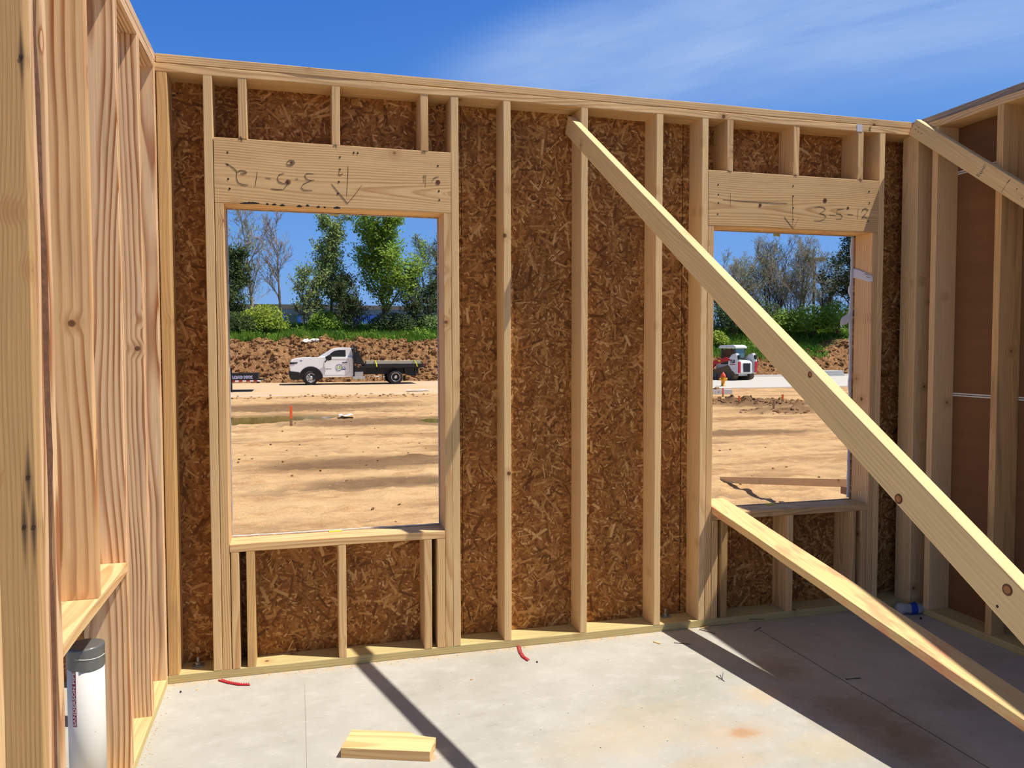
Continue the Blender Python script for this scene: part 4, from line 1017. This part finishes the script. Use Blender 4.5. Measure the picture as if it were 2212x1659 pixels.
# wheel arch lining and door details
mb = MB(); ar = [(tp(400, 545)[0]+r*math.cos(a), .36+r*math.sin(a)) for r, rng in ((.62, range(19)), (.55, range(18, -1, -1))) for a in [PI-i*PI/18 for i in rng]]
mb.prism(ar, -.035, .05, 1).build('wheel_arch', M['black'], tk)
MB().box((tp(255,0)[0], .02, .3), (tp(555,0)[0], WD-.02, 1.0)).build('wheel_well', M['black'], tk)
dl = P([(582,330),(640,300),(915,300),(945,340),(945,480),(900,524),(590,524)])
mb = MB(); pts = [(x, -.002, z) for x, z in dl]; mb.tube(pts+[pts[0]], .006, 4); door = mb.build('door_seam', M['greyp'], tk)
MB().box((tp(842,0)[0], -.03, tp(0,350)[1]), (tp(912,0)[0], 0, tp(0,338)[1])).build('door_handle', M['black'], tk, .006)
mi_ = MB(); mi_.prism(P([(600,262),(660,230),(690,245),(690,300),(655,315),(618,312)]), -.32, -.12, 1); mi_.build('mirror', M['black'], tk, .03); MB().tube([(tp(625,0)[0], -.15, tp(0,305)[1]), (tp(600,0)[0], .02, tp(0,335)[1])], .03, 6).build('mirror_arm', M['black'], tk)
for zx in (715, 740, 770): MB().box((tp(zx,0)[0], .9, tp(0,134)[1]), (tp(zx+14,0)[0], 1.05, tp(0,120)[1])).build('roof_light', M['amber'], tk)
# logo
lx, lz_ = tp(795, 414); mb = MB(); mb.tube([(lx+.165*math.cos(a), -.006, lz_+.165*math.sin(a)) for a in [i*2*PI/28 for i in range(29)]], .012, 5); lg = mb.build('logo_ring', M['navy'], tk)
put_text('lettering', 'LS', .21, M['lime'], Matrix.Translation((lx, -.006, lz_)) @ FRONT @ Matrix.Shear('XZ', 4, (.15, 0)) if False else Matrix.Translation((lx, -.006, lz_)) @ FRONT, tk, .002, .006)
MB().tube([tuple(Vector((tp(a, b_)[0], -.006, tp(a, b_)[1]))) for a, b_ in ((832,420),(860,398),(885,418))], .010, 4).build('logo_roof', M['navy'], tk)
MB().box((tp(834,0)[0], -.008, tp(0,447)[1]), (tp(888,0)[0], -.002, tp(0,432)[1])).build('logo_band', M['navy'], tk)
put_text('lettering', '3500 HD', .075, M['greyp'], Matrix.Translation((tp(650,0)[0], -.004, tp(0,433)[1])) @ FRONT, tk, .002, .001)
put_text('lettering', '408', .085, M['bluel'], Matrix.Translation((tp(268,0)[0], -.004, tp(0,316)[1])) @ FRONT, tk, .002, .002)
def wheel(name, cx, y0, r, wd, parent, steer=0, dual=False):
    w = empty(name, (cx, y0, r), steer, parent)
    prof = [(0, r*.62), (0, r*.9), (.03, r), (wd-.03, r), (wd, r*.9), (wd, r*.6)]
    n = 36; vs = [(rr*math.cos(2*PI*i/n), y_, rr*math.sin(2*PI*i/n)) for y_, rr in prof for i in range(n)]
    MB().add(vs, [(k*n+i, (k+1)*n+i, (k+1)*n+(i+1) % n, k*n+(i+1) % n) for k in range(len(prof)-1) for i in range(n)], 0, True).build('tyre', M['tyre'], w)
    rm = MB(); rm.add([(rr*math.cos(2*PI*i/n), y_, rr*math.sin(2*PI*i/n)) for y_, rr in ((.01, r*.66), (-.005, r*.62), (.015, r*.56)) for i in range(n)], [(k*n+i, (k+1)*n+i, (k+1)*n+(i+1) % n, k*n+(i+1) % n) for k in range(2) for i in range(n)], 0, True); rm.build('rim', M['chrome'], w)
    yb = .09 if dual else .04
    MB().disc((0, yb+.02, 0), r*.6, 1, 28, 0, .02).build('wheel_disc', M['black'] if dual else M['chrome'], w)
    MB().tube([(0, yb+.01, 0), (0, yb-.05, 0), (0, yb-.09, 0)], [r*.3, r*.26, r*.12], 20).build('hub', M['chrome'], w)
    if not dual and y0 <= 0.1:
        for i in range(8): a = i*PI/4; MB().disc((r*.42*math.cos(a), yb+.004, r*.42*math.sin(a)), r*.075, 1, 8, 0, .02).build('hand_hole', M['black'], w)
    return w
wheel('front_wheel', 0, -.02, .385, .27, tk, .22); wheel('front_wheel', 0, WD-.27, .385, .27, tk, .22)
rx = tp(1605, 0)[0]; wheel('rear_wheel', rx, -.16, .385, .26, tk, 0, True); wheel('rear_wheel', rx, .12, .385, .26, tk, 0, True); wheel('rear_wheel', rx, WD-.3, .385, .26, tk); wheel('rear_wheel', rx, WD-.02, .385, .26, tk)
by0, by1 = -.2, WD+.2
MB().prism(P([(1155,365),(2030,365),(2052,385),(2045,410),(1995,422),(1005,422),(1005,395),(1155,395)]), by0, by1, 1).build('flatbed', M['black'], tk, .01)
MB().box((tp(1010,0)[0], .35, .55), (tp(1960,0)[0], .5, .95)).build('frame_rail', M['black'], tk); MB().box((tp(560,0)[0], WD-.5, .5), (tp(1960,0)[0], WD-.35, .95)).build('frame_rail', M['black'], tk)
MB().prism(P([(1005,420),(1180,420),(1180,470),(1140,500),(1090,500),(1080,470),(1030,470),(1005,560)]), by0+.06, by0+.3, 1).build('underbody_panel', M['black'], tk)
MB().prism(P([(1180,425),(1470,425),(1460,500),(1330,520),(1200,500)]), .3, .9, 1).build('fuel_tank', M['black'], tk)
MB().prism(P([(1740,425),(1910,425),(1910,548),(1800,540),(1745,500)]), .15, .8, 1).build('rear_box', M['black'], tk, .01)
hb = P([(1000,95),(1018,95),(1018,420),(1000,420)]); MB().prism(hb, by0, by1, 1).build('headboard', M['black'], tk)
MB().prism(P([(1028,108),(1046,108),(1048,150),(1160,370),(1028,370)]), by0, by0+.02, 1).build('headboard_gusset', M['black'], tk)
MB().prism(P([(1028,108),(1046,108),(1048,150),(1160,370),(1028,370)]), by1-.02, by1, 1).build('headboard_gusset', M['black'], tk)
stp = MB().box((tp(985,0)[0], by0+.02, tp(0,585)[1]), (tp(1165,0)[0], .35, tp(0,545)[1])).build('toolbox_step', M['alu'], tk, .01); MB().box((tp(1015,0)[0], by0+.05, tp(0,545)[1]), (tp(1135,0)[0], .3, tp(0,475)[1])).build('toolbox', M['alu'], tk, .01)
MB().tube([(tp(1175,0)[0], by0+.1, tp(0,540)[1]), (tp(1450,0)[0], by0+.1, tp(0,556)[1])], .025, 6).build('side_rail', M['alu'], tk)
for zx in (1410, 1745): MB().box((tp(zx-5,0)[0], by0+.02, tp(0,610 if zx > 1500 else 580)[1]), (tp(zx+5,0)[0], by0+.05, tp(0,420)[1])).build('mudflap_bracket', M['black'], tk)
MB().box((tp(1732,0)[0], by0+.05, tp(0,615)[1]), (tp(1748,0)[0], by0+.5, tp(0,540)[1])).build('mudflap', M['tyre'], tk)
MB().box((tp(1895,0)[0], 0.05, tp(0,550)[1]), (tp(1915,0)[0], WD-.05, tp(0,420)[1])).build('rear_guard', M['black'], tk)
for zx, mm in ((1068, 'amber'), (2020, 'redl')): MB().box((tp(zx-12,0)[0], by0-.012, tp(0,412 if zx < 1500 else 392)[1]), (tp(zx+12,0)[0], by0+.01, tp(0,400 if zx < 1500 else 380)[1])).build('marker_light', M[mm], tk)
zb_ = tp(0, 365)[1]
for k in range(3):
    for j in range(7):
        pass
lum = thing('lumber_stack', 'bundle of pale boards strapped on the bed of the white truck', 'lumber', (tpos.x+tp(1185,0)[0], TY+.25, RZ+zb_))
Lb = tp(1995,0)[0]-tp(1185,0)[0]
for k in range(4):
    for j in range(9):
        MB().box((random.uniform(0, .03), j*.092, k*.041+.001), (Lb-random.uniform(0, .04), j*.092+.089, k*.041+.04)).build('board', M['lumb'], lum)
def bstrap(zx, lab, slope):
    x_ = tp(zx, 0)[0]; t = thing('ratchet_strap', lab, 'strap', (tpos.x+x_, TY, RZ+zb_)); h = .172
    MB().tube([(.0, by0-.01, -.16), (-.03*slope, by0-.012, .0), (-.09*slope, .245, h), (-.09*slope, 1.09, h), (-.03*slope, by1+.01, 0)], .028, 4, sm=False).build('webbing', M['strap'], t); return t
bstrap(1330, 'yellow strap over the board bundle, the one nearer the truck cab', .6); bstrap(1920, 'yellow strap over the tail end of the board bundle', 1.2)
# trailer
tq = gp(500, 848, GZ); ty = tq.y; kx = (ty+3.7)/1688*1.0
def tx(px): return hit(px, 820, 1, ty).x
def tz(py): return hit(520, py, 1, ty).z
tr = thing('trailer', 'black equipment trailer end with blue lettering and red and white reflective tape', 'trailer', (tx(500), ty, GZ))
def lx_(px): return tx(px)-tx(500)
def lz2(py): return tz(py)-GZ
MB().box((-3.2, 0, lz2(820)), (lx_(557), 2.1, lz2(808))).build('deck', M['black'], tr, .01)
MB().box((-3.2, -.03, lz2(824)), (lx_(558), .02, lz2(806))).build('side_rail', M['black'], tr, .008)
tl = put_text('lettering', 'LOAD MAX', .165, M['wpaint'], Matrix.Translation((lx_(523), -.034, lz2(815.5))) @ FRONT, tr, .002, .014); put_text('lettering', 'LOAD MAX', .165, M['bluel'], Matrix.Translation((lx_(523), -.039, lz2(815.5))) @ FRONT, tr, .003, 0)
mb = MB(); mb2 = MB(); a = lx_(500)
i = 0
while a < lx_(556): (mb if i % 2 == 0 else mb2).box((a, -.036, lz2(824.6)), (a+.15, -.028, lz2(821.6))); a += .155; i += 1
mb.build('reflective_stripe', M['redl'], tr); mb2.build('reflective_stripe', M['wpaint'], tr)
MB().box((-.06, -.05, 0.02), (.03, .06, lz2(795))).build('jack_leg', M['black'], tr, .005)
MB().box((-.1, -.08, 0), (.07, .1, .02)).build('jack_foot', M['black'], tr)
MB().tube([(lx_(556), 1.0, lz2(822)), (lx_(563), 1.0, lz2(822)), (lx_(569), 1.0, lz2(820))], [.05, .04, .03], 8).build('hitch_tongue', M['black'], tr)
MB().box((lx_(552), .9, lz2(830)), (lx_(558), 1.05, lz2(822))).build('safety_hook', M['black'], tr)
for y_ in (.05, 1.8): wheel('wheel', -2.2, y_, .36, .24, tr)
# ------------------------------------------------------------------ track loader
lq = gp(1598, 821, RZ)
M['lgrey'] = plain('light_grey_paint', lin(208, 212, 214), .4, 0, .08, 4); M['dgrey'] = plain('dark_grey_grille', lin(52, 58, 62), .5); M['mudt'] = plain('muddy_track', lin(94, 78, 58), .9, 0, .3, 8); M['lred'] = plain('red_paint', lin(178, 26, 40), .4)
M['cabgl'] = plain('cab_glass', lin(78, 116, 128), .08, 0, .2, 2, .8)
ld = thing('track_loader', 'compact grey and red track loader seen from behind, parked on the road', 'loader', (lq.x, lq.y, RZ), math.radians(104))
# local +x forward, +y left
HW = .83
def lb(x0, x1, y0, y1, z0, z1, nm, mat, bev=.02): return MB().box((x0, y0, z0), (x1, y1, z1)).build(nm, M[mat], ld, bev)
def trk(y0, y1):
    pts = [(.35, .02), (-.1, .02), (-1.35-.0, .02)]
    poly = []
    for cx, cz_, r, a0_, a1_ in ((1.55, .30, .28, -PI/2, PI/2), (.2, .72, .18, PI/2, PI/2+.6), (-.1, .30, .28, PI*.55, PI*1.5)):
        for i in range(9): a = a0_+(a1_-a0_)*i/8; poly.append((cx+r*math.cos(a), cz_+r*math.sin(a)))
    t_ = MB().prism(poly, y0, y1, 1).build('track', M['mudt'], ld, .02)
    mb = MB()
    for i in range(12): x = .05+i*.125; mb.box((x, y0-.005, -.0), (x+.05, y1+.005, .03))
    mb.build('tread_pattern', M['tyre'], t_)
    for cx in (0, .4, .8, 1.2, 1.5):
        mb = MB().disc((cx, (y1+.012) if y1 > 0 else (y0-.012), .27), .17, 1, 16, 0, .04); mb.build('roller', M['dgrey'], t_)
trk(HW-.35, HW); trk(-HW, -HW+.35)
lb(-.15, 1.5, -.48, .48, .25, .95, 'chassis', 'lgrey')
MB().prism([(-.55, .45), (-.45, .38), (.3, .38), (.3, 1.25), (-.35, 1.18), (-.52, 1.05)], -.52, .52, 1).build('engine_cover', M['lgrey'], ld, .03)
gr = lb(-.575, -.53, -.27, .27, .5, 1.02, 'rear_grille', 'dgrey', .01); mb = MB()
for i in range(9): mb.box((-.585, -.25, .53+i*.054), (-.572, .25, .555+i*.054))
mb.build('slat_pattern', M['black'], gr)
for s_ in (1, -1):
    y0, y1 = sorted((s_*.56, s_*.80))
    MB().prism([(-.6, .5), (-.5, .4), (-.1, .4), (.2, .8), (.15, 1.3), (-.15, 1.55), (-.45, 1.62), (-.6, 1.15)], y0, y1, 1).build('rear_upright', M['lgrey'], ld, .02)
    lb(-.64, -.59, y0+.02, y1-.02, .45, 1.12, 'tail_panel', 'lred', .01)
    lb(-.63, -.5, y0+.06, y1-.06, 1.25, 1.5, 'upright_slot', 'black', .01)
    ya, yb_ = sorted((s_*.72, s_*.84))
    MB().prism([(-.1, 1.2), (.3, 1.38), (1.35, 1.18), (1.9, .55), (2.05, .55), (2.05, .35), (1.75, .4), (1.2, .95), (.3, 1.12)], ya, yb_, 1).build('lift_arm', M['lred'], ld, .02)
    MB().box((.75, (s_*.85 if s_ > 0 else s_*.86), 1.12), (.95, (s_*.86 if s_ > 0 else s_*.85), 1.2)).build('warning_label', M['strap'], ld)
lb(-.05, 1.15, -.44, .44, .95, 1.3, 'cab_base', 'dgrey')
for x_ in (-.02, 1.05):
    for y_ in (-.44, .36): lb(x_, x_+.08, y_, y_+.08, 1.25, 1.98, 'cab_post', 'dgrey', .01)
lb(-.01, .02, -.36, .36, 1.34, 1.86, 'rear_glass', 'cabgl', 0); lb(.06, 1.05, .4, .42, 1.32, 1.86, 'side_glass', 'glass', 0); lb(.06, 1.05, -.42, -.4, 1.32, 1.86, 'side_glass', 'glass', 0)
MB().prism([(-.12, 1.9), (-.1, 2.02), (.1, 2.12), (1.2, 2.1), (1.32, 2.0), (1.3, 1.92)], -.48, .48, 1).build('cab_roof', M['lgrey'], ld, .04)
lb(2.0, 2.5, -.85, .85, .08, .55, 'bucket', 'dgrey', .03)
m4 = Matrix.Translation((-.18, .808, 1.12)) @ Matrix.Rotation(PI, 4, 'Z') @ FRONT
lt = put_text('lettering', 'TL8', .25, M['black'], m4, ld, .003, .012)
MB().box((-.4, .80, .93), (.02, .806, .98)).build('red_underline', M['lred'], ld)
# ------------------------------------------------------------------ hydrant, stakes, forms
hq = gp(1562, 835, GZ); hyz = gheight(hq.x, hq.y) if hq.y < 30 else RZ
M['hyd'] = plain('yellow_hydrant_paint', lin(226, 156, 28), .5); M['hydr'] = plain('red_hydrant_paint', lin(214, 70, 32), .5)
hyz = max(hyz, GZ)
hy = thing('fire_hydrant', 'yellow fire hydrant with an orange-red bonnet standing in front of the track loader', 'hydrant', (hq.x, hq.y, hyz-.02))
def lathe(prof, mat, nm, par, n=20):
    vs = [(r*math.cos(2*PI*i/n), r*math.sin(2*PI*i/n), z) for r, z in prof for i in range(n)]
    return MB().add(vs, [(k*n+i, k*n+(i+1) % n, (k+1)*n+(i+1) % n, (k+1)*n+i) for k in range(len(prof)-1) for i in range(n)], 0, True).build(nm, M[mat], par)
lathe([(.0, 0), (.15, 0), (.15, .04), (.095, .05), (.09, .42), (.12, .43), (.12, .47), (0, .47)], 'hyd', 'barrel', hy)
lathe([(.13, .47), (.15, .5), (.13, .54), (.11, .6), (.07, .66), (.035, .68), (.035, .73), (0, .73)], 'hydr', 'bonnet', hy)
for d_, r in ((Vector((-1, 0, 0)), .055), (Vector((1, 0, 0)), .055), (Vector((0, -1, 0)), .075)):
    c = Vector((0, 0, .37)); MB().tube([c, c+d_*.14, c+d_*.15, c+d_*.2], [r, r, r*1.25, r*1.25], 12, sm=False).build('outlet', M['hyd'], hy)
M['orange'] = plain('orange_paint', lin(236, 104, 48), .6); M['stk'] = plain('stake_wood', lin(150, 116, 82), .8)
def stake(bpx, tpx, lab, orange=True, w=.02, group=None):
    b_ = gp(*bpx, GZ); z0 = gheight(b_.x, b_.y); h = hit(tpx[0], tpx[1], 1, b_.y).z - z0
    t = thing('survey_stake', lab, 'stake', (b_.x, b_.y, z0-.03)); h += .03
    k = .42 if orange else 1; h += .05
    MB().box((-w, -w*.5, 0), (w, w*.5, h*k)).build('stake_body', M['stk'], t, .002)
    if orange: MB().box((-w-.001, -w*.5-.001, h*k), (w+.001, w*.5+.001, h)).build('painted_top', M['orange'], t, .002)
    return t
stake((629, 921), (629, 881), 'orange-topped survey stake in the mud beyond the left window', w=.03)
stake((1561.5, 857), (1561.5, 841), 'orange-topped stake just below the fire hydrant', w=.03)
stake((1596.5, 874), (1596.5, 858), 'orange-topped stake in the churned soil, beside a dark hollow', w=.03)
stake((1690.5, 873), (1690.5, 855), 'orange-topped stake standing farthest along the churned soil, by the brace', w=.03)
stake((1671.5, 883), (1671.5, 866), 'plain grey wooden stake in the churned soil', orange=False, w=.03)
f0 = gp(1540, 853, GZ); f1 = gp(1590, 853, GZ); zf = GZ
fm = thing('concrete_slab_form', 'low grey concrete form lying on the soil beside the orange stake below the hydrant', 'concrete form', (f0.x, f0.y, GZ-.03))
Lf = f1.x-f0.x; M['formc'] = plain('grey_form', lin(188, 190, 190), .8)
MB().box((-.6, 0, 0), (Lf, .12, .24)).build('form_side', M['formc'], fm, .01); MB().box((-.6, .9, 0), (Lf, 1.02, .24)).build('form_side', M['formc'], fm, .01); MB().box((Lf-.12, .12, 0), (Lf, .9, .24)).build('form_end', M['formc'], fm, .01)
c_ = gp(1541, 851, GZ); o = MB().ico((c_.x-.1, c_.y-.4, GZ+.12), .2, 2, .25).build('boulder', M['earth']); tag(o, 'rounded brown boulder next to the concrete form', 'boulder')
# slab pieces on the far roadside, right
q_ = gp(1790, 812, RZ); sp_ = thing('slab_stack', 'pale flat slabs stacked by the road beyond the diagonal brace', 'slab', (q_.x, q_.y, RZ))
for k in range(3): MB().box((-1.2+k*.1, -.5, k*.13), (.9-k*.05, .5, k*.13+.12)).build('slab_piece', M['formc'], sp_, .01)
# white rocks at the top of the bank
random.seed(77)
for px in (660, 669, 677, 684):
    h = hit(px, 742, 1, 45.3); zz = bank(h.x, 45.3); o = MB().ico((0, 0, .08), .17 if px != 660 else .22, 2, .3, .6).build('white_rock', M['white']); o.location = (h.x, 45.3, zz+.02)
    tag(o, 'pale rock in the cluster on top of the earth bank behind the truck', 'rock', 'white rocks on the bank')
# litter and paper scraps
def scrap(px, lab, w_=.35, d_=.2):
    q = gp(*px, GZ); z0 = gheight(q.x, q.y) if q.y < 31 else RZ; o = sheet([(i*w_/5-w_/2, 0, .03+.02*math.sin(i*2)) for i in range(6)], d_, px[0], axis=Vector((0, 1, 0)), amp=.03).build('white_scrap', M['wrap']); o.location = (q.x, q.y, max(z0, zw)+.02)
    tag(o, lab, 'litter')
scrap((748, 903), 'white scrap lying by the puddle beyond the left window', .4, .5)
scrap((903, 846), 'white scrap of sheeting at the near edge of the road', 1.0, .5)
# outside brace and its stake
E0 = gp(1562, 1041, GZ); E1 = gp(1685, 1086, GZ)
# board point above the shadow point E1
best = None
for i in range(200):
    t_ = i*.005; P_ = E1+Vector((.475, -.207, 1))*t_; d_ = P_-CAM; z_ = d_.dot(AF); px_ = IW/2+FPX*d_.dot(AR)/z_; py_ = IH/2-FPX*d_.dot(AU)/z_
    e_ = abs(py_-(1041+(px_-1562)*.03)); 
    if best is None or e_ < best[0]: best = (e_, P_)
dv = (best[1]-E0).normalized(); E0 = E0+Vector((0, 0, .03))
E2 = E0+dv*((.175-E0.y)/dv.y)
eb = brace('outside_brace', E2, E0-dv*.05, .0889, .038, 'spruce', ''); tag(eb, 'long board propped low over the bare soil outside the right window', 'brace')
bpy.context.view_layer.update(); st_y = E2; inv = eb.matrix_world.inverted()
for i in range(400):
    P_ = E0+(E2-E0)*(i/400); d_ = P_-CAM; z_ = d_.dot(AF); px_ = IW/2+FPX*d_.dot(AR)/z_
    if px_ > 1826: st_y = P_; break
s_ = MB().box((st_y.x-.02, st_y.y-.05, st_y.z-.12), (st_y.x+.03, st_y.y+.05, st_y.z-.043)); m_ = MB(); m_.add([inv @ Vector(v) for v in s_.v], s_.f); m_.build('cleat', M['stk'], eb)
# ------------------------------------------------------------------
# ------------------------------------------------------------------ world and light
W = bpy.data.worlds.new('World'); S.world = W; W.use_nodes = True; W.node_tree.nodes.clear(); N = NT(W.node_tree)
bg = N.n('ShaderNodeBackground'); wo = N.n('ShaderNodeOutputWorld'); N.L.new(bg.outputs[0], wo.inputs[0])
dirv = N.vm('NORMALIZE', N.n('ShaderNodeTexCoord').outputs['Generated'])
dx, dy, dz = N.sep(dirv)
SUN = Vector((.475, -.207, 1)).normalized()
sky = N.ramp(N.mapr(dz, -.02, 1), [(0, (.30, .50, .82, 1)), (.12, (.20, .43, .90, 1)), (.27, (.088, .29, .80, 1)), (.44, (.042, .185, .68, 1)), (.62, (.022, .06, .17, 1)), (1, (.018, .028, .05, 1))])
side = N.mapr(N.vm('DOT_PRODUCT', dirv, (-.93, .33, 0.0)), -.75, .55, 1, 0, True)     # the sky deepens away from the sun's side
sky = N.mix(N.math('MULTIPLY', side, N.mapr(dz, .1, .4, .25, .42)), sky, (.22, .46, .95, 1))
sd = N.vm('DOT_PRODUCT', dirv, tuple(SUN))
gl = N.math('POWER', N.math('MAXIMUM', sd, 0), 6)
sky = N.mix(N.mapr(gl, 0, 1, 0, .35), sky, (.9, .85, .8, 1))
back = N.mapr(N.vm('DOT_PRODUCT', dirv, (-.27, -.96, 0.0)), -.1, .8, 0, .3, True)      # hazier, whiter sky behind
sky = N.mix(back, sky, (.22, .24, .28, 1))
Ca = ray(960, 215).normalized(); Cb = ray(2150, -60).normalized(); Cn = Ca.cross(Cb).normalized(); Ct = Cn.cross(Ca).normalized()
v = N.vm('DOT_PRODUCT', dirv, tuple(Cn)); u = N.vm('DOT_PRODUCT', dirv, tuple(Ct)); fr = N.vm('DOT_PRODUCT', dirv, tuple(Ca))
uv = N.comb(u, N.math('MULTIPLY', v, 3.2), fr)
n1 = N.noise(uv, 2.4, 7, .6, .6); n2 = N.noise(N.map(N.comb(N.math('ADD', u, v), N.math('MULTIPLY', v, 9), fr), loc=(3, 1, 0)), 3.5, 7, .65, .4)
wid = N.math('ADD', .05, N.math('MULTIPLY', u, .10))
band = N.mapr(N.math('DIVIDE', N.math('ABSOLUTE', v), wid), .2, 1.5, 1, 0, True)
band = N.math('MULTIPLY', band, N.math('MULTIPLY', N.mapr(u, -.06, .12, 0, 1, True), N.mapr(u, .55, .9, 1, .3, True)))
band = N.math('MULTIPLY', band, N.mapr(fr, 0, .2, 0, 1))
cl = N.math('MULTIPLY', band, N.math('ADD', N.mapr(n1, .35, .65, .3, .75), N.mapr(n2, .4, .7, 0, .22)))
sky = N.mix(N.math('MINIMUM', cl, .8), sky, (.44, .62, .98, 1))
N.set(bg, 0, sky); N.set(bg, 1, .98)
sl = bpy.data.lights.new('sun', 'SUN'); sl.energy = 5.9; sl.angle = math.radians(.53); sl.color = (1, .94, .84)
so = bpy.data.objects.new('sun', sl); C.objects.link(so); so.location = (6, -4, 9); so.rotation_euler = (-SUN).to_track_quat('-Z', 'Y').to_euler()
# ------------------------------------------------------------------ camera
cd = bpy.data.cameras.new('camera'); cam = bpy.data.objects.new('camera', cd); C.objects.link(cam); S.camera = cam
cd.sensor_width = 36; cd.lens = FPX*36/IW; cd.clip_end = 500; cd.clip_start = .02
cam.matrix_world = Matrix.Translation(CAM) @ Matrix((AR, AU, -AF)).transposed().to_4x4()
S.view_settings.view_transform = 'Standard'; S.view_settings.look = 'None'; S.view_settings.gamma = 1; S.view_settings.exposure = -.12
S.view_settings.use_curve_mapping = False
cy = S.cycles
cy.max_bounces = 6; cy.diffuse_bounces = 3; cy.glossy_bounces = 2; cy.transmission_bounces = 4; cy.transparent_max_bounces = 4
cy.use_adaptive_sampling = True; cy.adaptive_threshold = .05; cy.adaptive_min_samples = 12
cy.use_denoising = True; cy.caustics_reflective = False; cy.caustics_refractive = False
